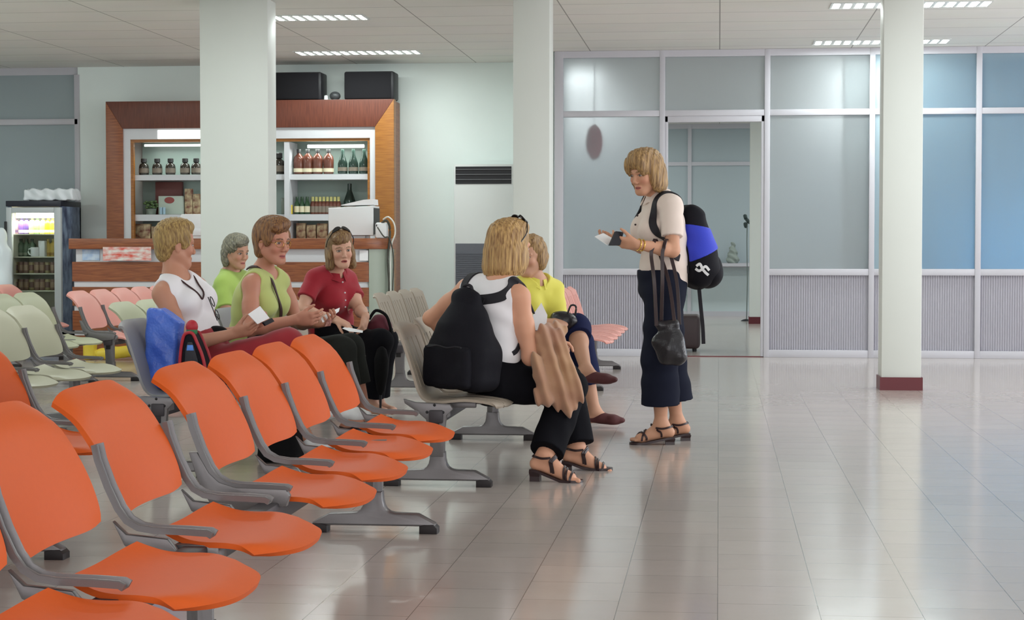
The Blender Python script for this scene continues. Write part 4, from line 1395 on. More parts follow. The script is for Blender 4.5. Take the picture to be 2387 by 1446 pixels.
class Person:
    """joints J (world), built as one continuous body with clothes and hair as children"""
    def __init__(self, name_label, J, Rh, skin=(196, 148, 122), headscale=1.0, res=0.0042, build=1.0, label=''):
        self.J = {k: npv(v) for k, v in J.items()}
        self.Rh, self.skin, self.hs, self.res, self.b = Rh, skin, headscale, res, build
        J = self.J
        self.up = nrm(J['neck'] - J['pelvis'])
        rt = nrm(J['shR'] - J['shL']); rt = nrm(rt - self.up * (rt @ self.up))
        self.rt, self.fw = rt, np.cross(self.up, rt)
        self.Rt = np.stack([rt, self.fw, self.up], 1)
        hr = nrm(J['hipR'] - J['hipL'])
        self.hr = hr
        hu = nrm(self.up - hr * (self.up @ hr))
        self.Rp = np.stack([hr, np.cross(hu, hr), hu], 1)
        allp = np.stack([q for k_, q in self.J.items() if k_ != 'spine_off'])
        self.lo, self.hi = allp.min(0) - V3(0.2, 0.2, 0.16), allp.max(0) + V3(0.2, 0.2, 0.18)
        self.lo[2] = max(-0.02, self.lo[2])
        for k in ('shR', 'elR', 'wrR', 'shL', 'elL', 'wrL'):
            pass
        self.root = None
        self.paint = []
    def check(self, nm):
        J = self.J
        d = lambda a, b: float(np.linalg.norm(J[a] - J[b]))
        print('PERSON', nm, 'sh %.2f' % d('shR', 'shL'), 'uaR %.2f faR %.2f uaL %.2f faL %.2f' % (d('shR', 'elR'), d('elR', 'wrR'), d('shL', 'elL'), d('elL', 'wrL')),
              'thR %.2f skR %.2f thL %.2f skL %.2f' % (d('hipR', 'knR'), d('knR', 'anR'), d('hipL', 'knL'), d('knL', 'anL')), 'spine %.2f neckhead %.2f' % (d('pelvis', 'neck'), d('neck', 'head')), 'anz %.2f %.2f' % (J['anR'][2], J['anL'][2]))
    # torso used by body and shirts
    def torso(self, F, infl=0.0, bust=1.0, parts=('hips', 'chest')):
        J, Rt, b = self.J, self.Rt, self.b
        P0, N = J['pelvis'], J['neck']
        L = np.linalg.norm(N - P0)
        bend = J.get('spine_off', V3(0, 0, 0))
        S = lambda t: P0 + (N - P0) * t + bend * 4 * t * (1 - t)
        if 'hips' in parts:
            F.ell(S(0.02), (0.172 * b, 0.118 * b, 0.125), self.Rp, 0.05, infl=infl)
            F.ell(S(0.24), (0.140 * b, 0.110 * b, 0.12), Rt, 0.06, infl=infl)
        if 'chest' in parts:
            F.ell(S(0.42), (0.132 * b, 0.100 * b, 0.13), Rt, 0.06, infl=infl)
            F.ell(S(0.68), (0.148 * b, 0.108 * b, 0.14), Rt, 0.06, infl=infl)
            F.cone(J['shR'] * 0.82 + J['shL'] * 0.18, J['shL'] * 0.82 + J['shR'] * 0.18, 0.052, None, 0.05, infl=infl)
            F.cone(N, J['shR'], 0.045, 0.040, 0.05, infl=infl)
            F.cone(N, J['shL'], 0.045, 0.040, 0.05, infl=infl)
            for sx in (-1, 1):
                F.ell(S(0.66) + self.rt * sx * 0.072 * b + self.fw * 0.088, (0.062 * bust, 0.058 * bust, 0.062 * bust), Rt, 0.035, infl=infl)
        return S
    def body(self, hands=None, feet=None, mouth=0.0, lips=(176, 98, 90), brow=(120, 92, 66)):
        J = self.J
        F = Field(self.lo, self.hi, self.res)
        self.S = self.torso(F)
        hd = J['head']
        nk0 = hd + self.Rh @ V3(0, -0.02, -0.05)
        F.cone(J['neck'] + self.fw * 0.0, nk0, 0.052, 0.045, 0.035)
        for s in 'RL':
            sh, el, wr = J['sh' + s], J['el' + s], J['wr' + s]
            F.cone(sh, el, 0.046, 0.037, 0.035)
            F.cone(sh * 0.55 + el * 0.45, sh * 0.45 + el * 0.55, 0.044, 0.042, 0.02)
            mid = el * 0.72 + wr * 0.28
            F.cone(el, mid, 0.037, 0.038, 0.02)
            F.cone(mid, wr, 0.038, 0.025, 0.02)
            hip, kn, an = J['hip' + s], J['kn' + s], J['an' + s]
            F.cone(hip, kn, 0.082, 0.055, 0.04)
            cf = kn * 0.68 + an * 0.32
            F.cone(kn, cf, 0.052, 0.052, 0.03)
            F.cone(cf, an, 0.052, 0.033, 0.03)
        head_shape(F, hd, self.Rh, self.hs, mouth)
        for h in (hands or {}):
            kw = dict(hands[h]); kw.setdefault('s', 0.95)
            hand_shape(F, J['wr' + h], **kw)
        self.footinfo = {}
        for ft in (feet or {}):
            kw = feet[ft]
            self.footinfo[ft] = foot_shape(F, J['an' + ft], **kw)
        def colfn(v):
            C = np.tile(np.array([lin(q) for q in self.skin]), (len(v), 1))
            head_paint(C, v, hd, self.Rh, self.hs, self.skin, lips, brow)
            return C
        me = F.mesh('body', colfn, keep_largest=True)
        me.materials.append(skin_mat())
        return me
    def make(self, label, group=None, **kw):
        me = self.body(**kw)
        o = bpy.data.objects.new('person', me)
        COL.objects.link(o)
        tag(o, label, 'person', group)
        self.root = o
        return o
    def field(self, res=None, lo=None, hi=None):
        return Field(self.lo if lo is None else lo, self.hi if hi is None else hi, res or self.res * 1.1)
    def child(self, name, me, m, parent=None):
        return link(name, me, m, parent or self.root)
    def sleeve(self, F, s, frac=0.55, r0=0.058, r1=0.062, cut=True, k=0.03):
        sh, el = self.J['sh' + s], self.J['el' + s]
        e = sh + (el - sh) * frac
        F.cone(sh, e, r0, r1, k)
    def shirt(self, infl=0.012, bust=1.0, sleeves=0.55, hem=0.0, neck=0.035, fold=0.003, vneck=0.0, seed=1, sleeveless_cut=None, name='shirt', m=None, nf=0.02, armhole=0.026):
        """hem: fraction of the spine (0 = pelvis centre) where the shirt ends"""
        J = self.J
        F = self.field()
        S = self.torso(F, infl, bust)
        if sleeves:
            for s in 'RL': self.sleeve(F, s, sleeves + 0.08)
        if fold: F.ripple(fold, 42, self.up + 0.5 * self.rt, seed)
        # hem and neck openings
        F.plane(S(hem), -self.up)
        if sleeves:
            for s in 'RL':
                sh, el = J['sh' + s], J['el' + s]
                d = nrm(el - sh); c = sh + (el - sh) * sleeves
                # cut only near the arm
                g = Field.__new__(Field)
                sub = F.sub(c - 0.13, c + 0.13)
                sl, x, y, z = sub
                dd = (x - c[0]) * d[0] + (y - c[1]) * d[1] + (z - c[2]) * d[2]
                rad = np.sqrt(np.maximum((x - c[0]) ** 2 + (y - c[1]) ** 2 + (z - c[2]) ** 2 - dd ** 2, 0))
                mask = (dd > 0) & (rad < 0.074)
                cur = F.D[sl]
                F.D[sl] = np.where(mask, np.maximum(cur, dd.astype(np.float32)), cur)
        else:
            for s in 'RL':
                sh, el = J['sh' + s], J['el' + s]
                out = nrm(sh - (J['shR'] + J['shL']) / 2)
                F.cone(sh + out * armhole + self.up * 0.03, sh + out * (armhole + 0.02) - self.up * 0.11, 0.062, 0.055, 0.01, 'cut')
        nk = J['neck']
        F.ell(nk + self.up * 0.055 + self.fw * nf, (0.075, 0.075 + vneck * 0.3, 0.055 + neck), self.Rt, 0.01, 'cut')
        if vneck:
            F.cone(nk + self.fw * 0.09 + self.up * 0.02, nk + self.fw * 0.13 - self.up * vneck, 0.04, 0.012, 0.01, 'cut')
        me = F.mesh(name, keep_largest=True)
        return self.child(name, me, m)
    def trousers(self, m, hemR=0.98, hemL=0.98, infl=0.012, r=(0.10, 0.075, 0.068), waist=0.16, fold=0.004, seed=2, name='trousers', flare=0.0):
        """hem as a fraction of the shin"""
        J = self.J
        F = self.field()
        P0 = J['pelvis']
        F.ell(P0 + self.up * 0.01, (0.178 * self.b, 0.124 * self.b, 0.13), self.Rp, 0.05, infl=infl)
        F.ell(P0 + self.up * 0.10, (0.150 * self.b, 0.115 * self.b, 0.10), self.Rp, 0.05, infl=infl)
        for s, h in (('R', hemR), ('L', hemL)):
            hip, kn, an = J['hip' + s], J['kn' + s], J['an' + s]
            F.cone(hip, kn, r[0], r[1], 0.04)
            hm = kn + (an - kn) * h
            F.cone(kn, hm, r[1], r[2] + flare, 0.03)
        if fold: F.ripple(fold, 38, nrm(J['knR'] - J['hipR']) + 0.3 * self.up, seed)
        ii, x, y, z = F.band(0.03)
        q = np.stack([x, y, z], 1) - (P0 + self.up * waist)
        dz = (q @ self.up).astype(np.float32)
        m_ = (dz > 0) & (q @ self.fw < 0.17) & (np.abs(q @ self.rt) < 0.30)
        F.D[ii] = np.where(m_, np.maximum(F.D[ii], dz), F.D[ii])
        for s, h in (('R', hemR), ('L', hemL)):
            kn, an = J['kn' + s], J['an' + s]
            d = nrm(an - kn); c = kn + (an - kn) * h
            sl, x, y, z = F.sub(c - 0.17, c + 0.17)
            dd = (x - c[0]) * d[0] + (y - c[1]) * d[1] + (z - c[2]) * d[2]
            rad = np.sqrt(np.maximum((x - c[0]) ** 2 + (y - c[1]) ** 2 + (z - c[2]) ** 2 - dd ** 2, 0))
            mask = (dd > 0) & (rad < r[2] + flare + 0.05)
            F.D[sl] = np.where(mask, np.maximum(F.D[sl], dd.astype(np.float32)), F.D[sl])
        me = F.mesh(name, keep_largest=True)
        return self.child(name, me, m)
    def hair(self, m, prims, cuts=(), ridge=0.002, freq=170, direction=(0, 0, 1), seed=0, k=0.02, name='hair', res=0.0034):
        """prims in head coordinates: (centre, radii) ellipsoids or (a, b, ra, rb) locks"""
        c, R, s = self.J['head'], self.Rh, self.hs
        F = Field(c - 0.24, c + 0.22, res)
        w = lambda p: c + R @ (V3(*p) * s)
        for p in prims:
            if len(p) == 2: F.ell(w(p[0]), np.array(p[1]) * s, R, k)
            else: F.cone(w(p[0]), w(p[1]), p[2] * s, p[3] * s, k)
        if ridge: F.ripple(ridge, freq, R @ V3(*direction), seed, 1.6); 
        for p in cuts:
            if len(p) == 2: F.ell(w(p[0]), np.array(p[1]) * s, R, 0.008, 'cut')
            elif len(p) == 3: F.plane(w(p[0]), R @ V3(*p[1]), p[2])
            else: F.cone(w(p[0]), w(p[1]), p[2] * s, p[3] * s, 0.008, 'cut')
        me = F.mesh(name, keep_largest=True)
        return self.child(name, me, m)
    def hp(self, x, y, z):
        return self.J['head'] + self.Rh @ (V3(x, y, z) * self.hs)

def hair_mat(name, c1, c2, stretch=(60, 60, 6)):
    m = mat(name, c1, 0.5, spec=0.4, color2=c2, nscale=2.4, stretch=stretch, bump=0.5, bscale=2.6)
    return m
# ---------------------------------------------------------------- the seven women
RES = 0.0042
def J_(d, spine=None):
    out = {k: npv(P(a, b, Y=c)) for k, (a, b, c) in d.items()}
    if spine is not None: out['spine_off'] = V3(*spine)
    return out
M_whitecot = mat('white_cotton', (232, 230, 234), 0.85, sheen=0.2)
M_redtr = mat('dark_red_cotton', (150, 34, 44), 0.85, sheen=0.2)
M_redpolo = mat('crimson_polo', (152, 26, 42), 0.85, sheen=0.15, noise=0.08, nscale=90)
M_greentop = mat('pale_lime_cotton', (182, 192, 116), 0.85, sheen=0.2)
M_limetee = mat('lime_cotton', (148, 172, 82), 0.85, sheen=0.2)
M_yellow = mat('yellow_blouse', (220, 212, 88), 0.75, sheen=0.2)
M_ivorypolo = mat('ivory_polo', (224, 208, 198), 0.85, sheen=0.15)
M_blacktr = mat('black_trousers', (17, 17, 22), 0.85, spec=0.12)
M_charcoal = mat('charcoal_trousers', (40, 42, 40), 0.85, spec=0.12, noise=0.12, nscale=60)
M_navytr = mat('navy_trousers', (27, 30, 44), 0.85, spec=0.12)
M_navy2 = mat('navy_blue_trousers', (32, 37, 70), 0.85, spec=0.12)
M_leather = mat('dark_brown_leather', (46, 28, 30), 0.35)
M_burg = mat('burgundy_suede', (88, 44, 46), 0.7)
M_gold = mat('gold_metal', (222, 178, 96), 0.25, metal=0.9)
M_sung = mat('sunglass_black', (24, 22, 24), 0.15)
H_gold = hair_mat('golden_short_hair', (176, 148, 92), (120, 92, 58))
H_brown = hair_mat('brown_highlighted_hair', (84, 54, 42), (150, 108, 66))
H_grey = hair_mat('ash_grey_hair', (132, 126, 106), (78, 76, 70), stretch=(50, 50, 14))
H_bob = hair_mat('light_brown_bob', (150, 122, 82), (98, 66, 46))
H_blond = hair_mat('streaked_blond_bob', (196, 160, 104), (132, 98, 62), stretch=(50, 50, 3))
H_fair = hair_mat('fair_bob', (176, 142, 94), (116, 88, 60), stretch=(50, 50, 5))

CAP = [((0, -0.016, 0.054), (0.083, 0.100, 0.090))]
FACE = [((0, 0.118, -0.035), (0.070, 0.078, 0.105))]
EARS = [((0.088, 0.0, -0.025), (0.030, 0.024, 0.042)), ((-0.088, 0.0, -0.025), (0.030, 0.024, 0.042))]

def tube_child(person, name, pts, r, m, seg=8, parent=None):
    pts = [Vector(p) for p in pts]
    return MB().tube(pts, r, seg).build(name, m, parent or person.root)

def smooth_path(pts, k=6):
    pts = [Vector(p) for p in pts]
    out = []
    for i in range(len(pts) - 1):
        p0, p1, p2, p3 = pts[max(i - 1, 0)], pts[i], pts[i + 1], pts[min(i + 2, len(pts) - 1)]
        for q in range(k):
            t = q / k
            out.append(0.5 * ((2 * p1) + (p2 - p0) * t + (2 * p0 - 5 * p1 + 4 * p2 - p3) * t * t + (-p0 + 3 * p1 - 3 * p2 + p3) * t ** 3))
    out.append(pts[-1])
    return out
def strap_on(person, name, pts, m, w=0.018, th=0.004, up=None, parent=None):
    """flat strap; pts = list of (point, outward normal)"""
    ps = smooth_path([p for p, n in pts])
    ns = smooth_path([n for p, n in pts])
    mb = MB()
    rings = []
    for i, p in enumerate(ps):
        t = (ps[min(i + 1, len(ps) - 1)] - ps[max(i - 1, 0)]).normalized()
        n = ns[i] - t * ns[i].dot(t); n.normalize()
        s = t.cross(n)
        rings.append([mb.bm.verts.new(p + s * a * w + n * b * th) for a, b in ((-1, 0), (-0.9, 1), (0.9, 1), (1, 0), (0.9, -0.6), (-0.9, -0.6))])
    for a, b in zip(rings, rings[1:]):
        for j in range(6): mb.bm.faces.new((a[j], a[(j + 1) % 6], b[(j + 1) % 6], b[j]))
    mb.bm.faces.new(rings[0]); mb.bm.faces.new(rings[-1])
    bmesh.ops.recalc_face_normals(mb.bm, faces=mb.bm.faces)
    return mb.build(name, m, parent or person.root)

def sandal(p, ft, m, heel_h, straps, heel_w=0.055):
    """open sandal: sole and block heel following the foot, straps across it"""
    H, B, t, lat = p.footinfo[ft]
    up = V3(0, 0, 1)
    sh = 0.026
    ln = []
    prof = [(H - t * 0.03, 0.026), (H, 0.033), (H * 0.6 + B * 0.4, 0.030), (B * 0.75 + H * 0.25, 0.036), (B, 0.044), (B + t * 0.03, 0.043), (B + t * 0.052, 0.032), (B + t * 0.062, 0.012)]
    mb = MB()
    rings = []
    for q, w in prof:
        z0 = max(q[2] - sh, 0.012)
        if np.dot(q - B, t) > -0.01: z0 = 0.012
        c = V3(q[0], q[1], z0)
        rings.append([mb.bm.verts.new(Vector(c + lat * w * a + up * b)) for a, b in ((-1, 0), (1, 0), (1, -0.012), (-1, -0.012))])
    for a, b in zip(rings, rings[1:]):
        for j in range(4): mb.bm.faces.new((a[j], a[(j + 1) % 4], b[(j + 1) % 4], b[j]))
    mb.bm.faces.new(rings[0]); mb.bm.faces.new(rings[-1])
    bmesh.ops.recalc_face_normals(mb.bm, faces=mb.bm.faces)
    so = mb.build('sandal', m, p.root)
    if heel_h > 0.01:
        top = H[2] - sh - 0.010
        mb = MB()
        r = []
        for z, k in ((top, 1.0), (top * 0.5, 0.86), (0.0, 0.88)):
            c = H - t * 0.004
            r.append([mb.bm.verts.new(Vector((c[0], c[1], z)) + Vector(lat) * a * 0.026 * k + Vector(t) * b * heel_w / 2 * k) for a, b in ((-1, -1), (1, -1), (1, 1), (-1, 1))])
        for a, b in zip(r, r[1:]):
            for j in range(4): mb.bm.faces.new((a[j], a[(j + 1) % 4], b[(j + 1) % 4], b[j]))
        mb.bm.faces.new(r[0]); mb.bm.faces.new(r[-1])
        bmesh.ops.recalc_face_normals(mb.bm, faces=mb.bm.faces)
        mb.build('heel', m, so, smooth=False)
    A = p.J['an' + ft]
    for kind in straps:
        pts = []
        if kind[0] == 'over':        # over the foot at fraction f between heel (0) and toe ball (1)
            f, hgt, wd, sk = kind[1:5]
            c = H + (B - H) * f
            for k in range(9):
                a = math.pi * k / 8
                q = c + lat * wd * math.cos(a) + t * sk * math.cos(a) + up * (hgt * math.sin(a) - 0.018)
                nn = lat * math.cos(a) + up * math.sin(a)
                pts.append((Vector(q), Vector(nn)))
        else:                        # sling round the back of the heel
            hgt = kind[1]
            for k in range(9):
                a = math.pi * (k / 8.0)
                q = A + up * (hgt - 0.048 - 0.010 * math.sin(a)) - t * (0.040 * math.sin(a) + 0.020 * math.sin(a)) + t * 0.03 * (1 - math.sin(a)) + lat * 0.036 * math.cos(a) - up * 0.012 * (1 - math.sin(a))
                pts.append((Vector(q), Vector(lat * math.cos(a) - t * math.sin(a))))
        pts = drape([q for q, n in pts], [p.root], 0.0045, 0.05, 0)
        strap_on(p, 'strap', pts, m, 0.0055, 0.003, parent=so)
    return so

def shoe(p, ft, m, name='shoe', infl=0.007, backless=False, sole=None):
    H, B, t, lat = p.footinfo[ft]
    up = V3(0, 0, 1)
    F = Field(np.minimum(H, B) - 0.12, np.maximum(H, B) + 0.16, 0.0042)
    if not backless:
        F.cone(H, H + up * 0.012, 0.036, None, 0.02)
    F.cone(H * 0.45 + B * 0.55 + up * 0.012, B, 0.040, 0.033, 0.02, flat=(up, 0.85))
    F.cone(H, B, 0.034, 0.034, 0.02, flat=(up, 0.7))
    F.cone(B - lat * 0.020, B + lat * 0.020, 0.029, None, 0.02)
    F.cone(B, B + t * 0.048, 0.034, 0.026, 0.02, flat=(up, 0.7))
    A = p.J['an' + ft]
    F.ell(A - t * 0.02 + up * 0.004, (0.052, 0.045, 0.042), frame_from(t, up), 0.008, 'cut')
    F.plane(V3(0, 0, min(H[2], B[2]) - 0.026), -up)
    me = F.mesh(name, keep_largest=True)
    return p.child(name, me, m)

def scarf(p, name, side, m): pass

# ----- A: woman in the white sleeveless top
A = Person('A', J_(dict(head=(408, 573, 9.12), neck=(406, 646, 9.10), shR=(378, 686, 8.95), shL=(460, 670, 9.22), elR=(432, 806, 8.90), wrR=(545, 778, 8.92),
    elL=(500, 788, 9.36), wrL=(572, 768, 9.14), pelvis=(484, 848, 9.1), hipR=(486, 858, 9.0), hipL=(502, 853, 9.18), knR=(672, 802, 8.98), anR=(782, 940, 9.0), knL=(690, 836, 9.2), anL=(706, 1012, 9.22)),
    (-0.02, 0.02, 0)), look(36, -4), skin=(188, 136, 112), headscale=1.0, res=RES)
A.make('person in a white sleeveless top and red trousers, head turned away',
       hands={'R': dict(fdir=(0.9, 0.0, 0.25), nrmal=(0.1, 0.55, 0.6), side=1, curl=(0.35, 0.45, 0.5, 0.55)), 'L': dict(fdir=(0.75, -0.35, 0.2), nrmal=(0.2, -0.2, 0.9), side=-1, curl=(0.5, 0.5, 0.6, 0.6))},
       feet={'R': dict(toe_dir=(1, -0.1), heel_h=0.0, toes=False), 'L': dict(toe_dir=(1, -0.1), toes=False)})
A_TOP = A.shirt(0.010, 1.0, 0, 0.0, 0.06, 0.003, 0.05, 3, name='tank_top', m=M_whitecot, nf=0.03)
A.trousers(M_redtr, 0.55, 0.55, 0.012, (0.098, 0.078, 0.068), seed=4)
A.hair(H_gold, CAP + [((0, -0.050, 0.02), (0.074, 0.064, 0.085)), ((0, 0.02, 0.10), (0.068, 0.075, 0.045)), ((0, -0.055, -0.045), (0.052, 0.042, 0.045)), ((0.066, 0.015, 0.03), (0.016, 0.045, 0.05)), ((-0.066, 0.015, 0.03), (0.016, 0.045, 0.05))], FACE + EARS, 0.0020, 260, (0.3, 0.8, 0.4), 2)
shoe(A, 'R', M_white, 'sneaker'); shoe(A, 'L', M_white, 'sneaker')
# glasses on a cord round her neck
nkA = A.J['neck']
M_cord = mat('dark_cord', (58, 34, 34), 0.6)
c0_ = nkA + A.up * 0.035
loop = [c0_ - A.fw * 0.062, c0_ + A.rt * 0.058 - A.fw * 0.03 - A.up * 0.005, c0_ + A.rt * 0.062 + A.fw * 0.04 - A.up * 0.05, nkA + A.rt * 0.04 + A.fw * 0.115 - A.up * 0.09, nkA + A.fw * 0.155 - A.up * 0.17, nkA - A.rt * 0.03 + A.fw * 0.12 - A.up * 0.09, c0_ - A.rt * 0.06 + A.fw * 0.04 - A.up * 0.05, c0_ - A.rt * 0.056 - A.fw * 0.03 - A.up * 0.005, c0_ - A.fw * 0.062]
tube_child(A, 'spectacle_cord', [q for q, n in drape(smooth_path(loop), [A_TOP, A.root], 0.005, 0.06)], 0.0045, M_cord)
gl = MB()
gb = nkA + A.fw * 0.168 - A.up * 0.21
for sx in (-1, 1):
    cc = gb + A.rt * 0.005 + A.up * (-0.035 * sx - 0.02) + A.fw * 0.006
    gl.tube([Vector(cc + A.up * 0.026 * math.cos(a) + (A.rt * 0.8 + A.fw * 0.2) * 0.020 * math.sin(a)) for a in [2 * math.pi * k / 20 for k in range(20)]], 0.0026, 6, closed=True)
gl.tube([Vector(nkA + A.fw * 0.155 - A.up * 0.165), Vector(gb + A.rt * 0.016 - A.up * 0.02), Vector(gb + A.rt * 0.016 - A.up * 0.085)], 0.0026, 6)
gl.build('spectacles', M_sung, A.root)

# ----- B: woman in the pale lime sleeveless top, facing the camera side
B_ = Person('B', J_(dict(head=(634, 566, 9.70), neck=(612, 636, 9.78), shR=(586, 664, 9.62), shL=(655, 655, 9.92), elR=(582, 768, 9.50), wrR=(692, 745, 9.48),
    elL=(692, 752, 9.96), wrL=(742, 754, 9.70), pelvis=(592, 836, 9.8), hipR=(602, 846, 9.70), hipL=(616, 842, 9.88), knR=(795, 818, 9.68), anR=(822, 978, 9.70), knL=(812, 812, 9.92), anL=(852, 976, 9.92)),
    (-0.02, 0, 0)), look(-32, -6, 0), skin=(190, 134, 112), headscale=1.03, res=RES)
B_.make('person in a pale lime sleeveless top holding a ticket, wearing thin glasses',
        hands={'R': dict(fdir=(0.95, -0.1, 0.05), nrmal=(0.1, 0.9, 0.3), side=1, curl=(0.5, 0.65, 0.75, 0.8)), 'L': dict(fdir=(0.7, -0.5, 0.1), nrmal=(-0.3, -0.4, 0.8), side=-1, curl=(0.5, 0.6, 0.6, 0.6))},
        feet={'R': dict(toe_dir=(1, -0.1)), 'L': dict(toe_dir=(1, -0.1))}, lips=(176, 92, 88), brow=(104, 74, 56))
B_TOP = B_.shirt(0.012, 1.1, 0, 0.0, 0.045, 0.003, 0.06, 5, name='sleeveless_top', m=M_greentop, nf=0.02)
B_.trousers(M_charcoal, 0.52, 0.52, 0.012, (0.100, 0.080, 0.074), seed=6, flare=0.004)
B_.hair(H_brown, CAP + [((0, -0.045, 0.02), (0.080, 0.068, 0.09)), ((0, 0.03, 0.105), (0.070, 0.072, 0.042)), ((0.03, 0.072, 0.088), (0.05, 0.028, 0.03)), ((0.068, 0.02, 0.03), (0.018, 0.045, 0.05)), ((-0.068, 0.02, 0.03), (0.018, 0.045, 0.05)), ((0, -0.06, -0.05), (0.055, 0.040, 0.045)), ((0.055, -0.03, -0.035), (0.026, 0.03, 0.05))], FACE + EARS, 0.0022, 240, (0.6, 0.6, 0.3), 5)
shoe(B_, 'R', M_leather, 'shoe', backless=True); shoe(B_, 'L', M_leather, 'shoe', backless=True)
gl = MB()
for sx in (-1, 1):
    gl.tube([Vector(B_.hp(sx * 0.032 + 0.022 * math.cos(a), 0.100 - 0.35 * abs(0.022 * math.cos(a) * sx + 0.022), 0.002 + 0.017 * math.sin(a))) for a in [2 * math.pi * k / 20 for k in range(20)]], 0.0013, 5, closed=True)
    gl.tube([Vector(B_.hp(sx * 0.056, 0.086, 0.006)), Vector(B_.hp(sx * 0.076, 0.02, 0.008)), Vector(B_.hp(sx * 0.080, -0.015, -0.002))], 0.0013, 5)
gl.tube([Vector(B_.hp(-0.010, 0.100, 0.004)), Vector(B_.hp(0.010, 0.100, 0.004))], 0.0013, 5)
gl.build('spectacles', M_gold, B_.root)
# dark strap across her body
nk = B_.J['neck']
S = B_.S
st = [(nk - B_.fw * 0.05 + B_.rt * 0.085 + B_.up * 0.015, B_.up - B_.fw), (nk + B_.rt * 0.085 + B_.up * 0.032, B_.up), (nk + B_.fw * 0.085 + B_.rt * 0.065 - B_.up * 0.03, B_.fw + 0.5 * B_.up), (nk + B_.fw * 0.138 + B_.rt * 0.025 - B_.up * 0.13, B_.fw), (nk + B_.fw * 0.150 - B_.rt * 0.02 - B_.up * 0.23, B_.fw), (nk + B_.fw * 0.145 - B_.rt * 0.07 - B_.up * 0.34, B_.fw)]
strap_on(B_, 'shoulder_strap', drape(smooth_path([p for p, n in st], 4), [B_TOP, B_.root], 0.010, 0.09), M_cord, 0.010, 0.004)

# ----- C: woman in the crimson polo shirt
C_ = Person('C', J_(dict(head=(793, 585, 11.55), neck=(778, 638, 11.64), shR=(734, 650, 11.55), shL=(809, 651, 11.80), elR=(702, 724, 11.42), wrR=(784, 746, 11.34),
    elL=(838, 722, 11.68), wrL=(852, 738, 11.46), pelvis=(770, 790, 11.75), hipR=(778, 800, 11.66), hipL=(792, 797, 11.82), knR=(886, 797, 11.38), anR=(866, 938, 11.45), knL=(898, 792, 11.60), anL=(880, 936, 11.66)),
    (-0.01, 0.02, 0)), look(-62, -4, 4), skin=(206, 160, 138), headscale=0.98, res=RES)
C_.make('person in a crimson polo shirt with sunglasses pushed up on her head',
        hands={'R': dict(fdir=(0.85, -0.2, -0.35), nrmal=(-0.2, 0.2, -0.9), side=-1, curl=(0.4, 0.5, 0.55, 0.6)), 'L': dict(fdir=(-0.1, -0.4, -0.8), nrmal=(-0.8, 0.3, 0.1), side=1, curl=(0.35, 0.4, 0.45, 0.5))},
        feet={'R': dict(toe_dir=(0.8, -0.6)), 'L': dict(toe_dir=(0.9, -0.4))}, mouth=0.004, lips=(168, 84, 80), brow=(130, 100, 76))
C_TOP = C_.shirt(0.016, 1.05, 0.62, -0.05, 0.03, 0.0035, 0.03, 7, name='polo_shirt', m=M_redpolo)
C_.trousers(M_blacktr, 0.90, 0.90, 0.012, (0.10, 0.078, 0.075), seed=8)
C_.hair(H_bob, CAP + [((0, -0.05, 0.0), (0.088, 0.070, 0.10)), ((0.070, -0.005, -0.035), (0.030, 0.055, 0.075)), ((-0.070, -0.005, -0.035), (0.030, 0.055, 0.075)), ((0.075, 0.0, -0.095), (0.028, 0.04, 0.035)), ((-0.075, 0.0, -0.095), (0.028, 0.04, 0.035)), ((0.02, 0.078, 0.080), (0.055, 0.025, 0.032)), ((0, 0.02, 0.105), (0.07, 0.07, 0.042))], [((0, 0.125, -0.045), (0.057, 0.090, 0.105)), ((0, 0, -0.125), (0, 0, -1), 0.01)], 0.0026, 220, (0.7, 0.6, 0.2), 9)
def sunglasses_up(p, y=0.03, z=0.137):
    g = MB()
    for sx in (-1, 1):
        g.ball(p.hp(sx * 0.033, y, z - 0.004 * abs(sx)), 0.001, 6)
    mb2 = MB()
    for sx in (-1, 1):
        pts = []
        for k in range(16):
            a = 2 * math.pi * k / 16
            pts.append((sx * 0.033 + 0.029 * math.cos(a), 0.021 * math.sin(a)))
        vs = [mb2.bm.verts.new(Vector(p.hp(x, y + 0.012 + v * 0.75, z - 0.45 * x * x / 0.06 - v * 0.45 + 0.008))) for x, v in pts]
        vs2 = [mb2.bm.verts.new(Vector(p.hp(x, y + 0.009 + v * 0.75, z - 0.45 * x * x / 0.06 - v * 0.45 + 0.003))) for x, v in pts]
        mb2.bm.faces.new(vs); mb2.bm.faces.new(list(reversed(vs2)))
        for j in range(16): mb2.bm.faces.new((vs[j], vs2[j], vs2[(j + 1) % 16], vs[(j + 1) % 16]))
    bmesh.ops.recalc_face_normals(mb2.bm, faces=mb2.bm.faces)
    for sx in (-1, 1):
        mb2.tube(smooth_path([Vector(p.hp(sx * 0.060, y + 0.012, z - 0.024)), Vector(p.hp(sx * 0.088, y - 0.01, z - 0.075)), Vector(p.hp(sx * 0.092, y - 0.045, z - 0.12))], 4), 0.003, 6)
    mb2.tube([Vector(p.hp(-0.008, y + 0.02, z + 0.004)), Vector(p.hp(0.008, y + 0.02, z + 0.004))], 0.003, 6)
    return mb2.build('sunglasses', M_sung, p.root)
g = sunglasses_up(C_, 0.035, 0.150)
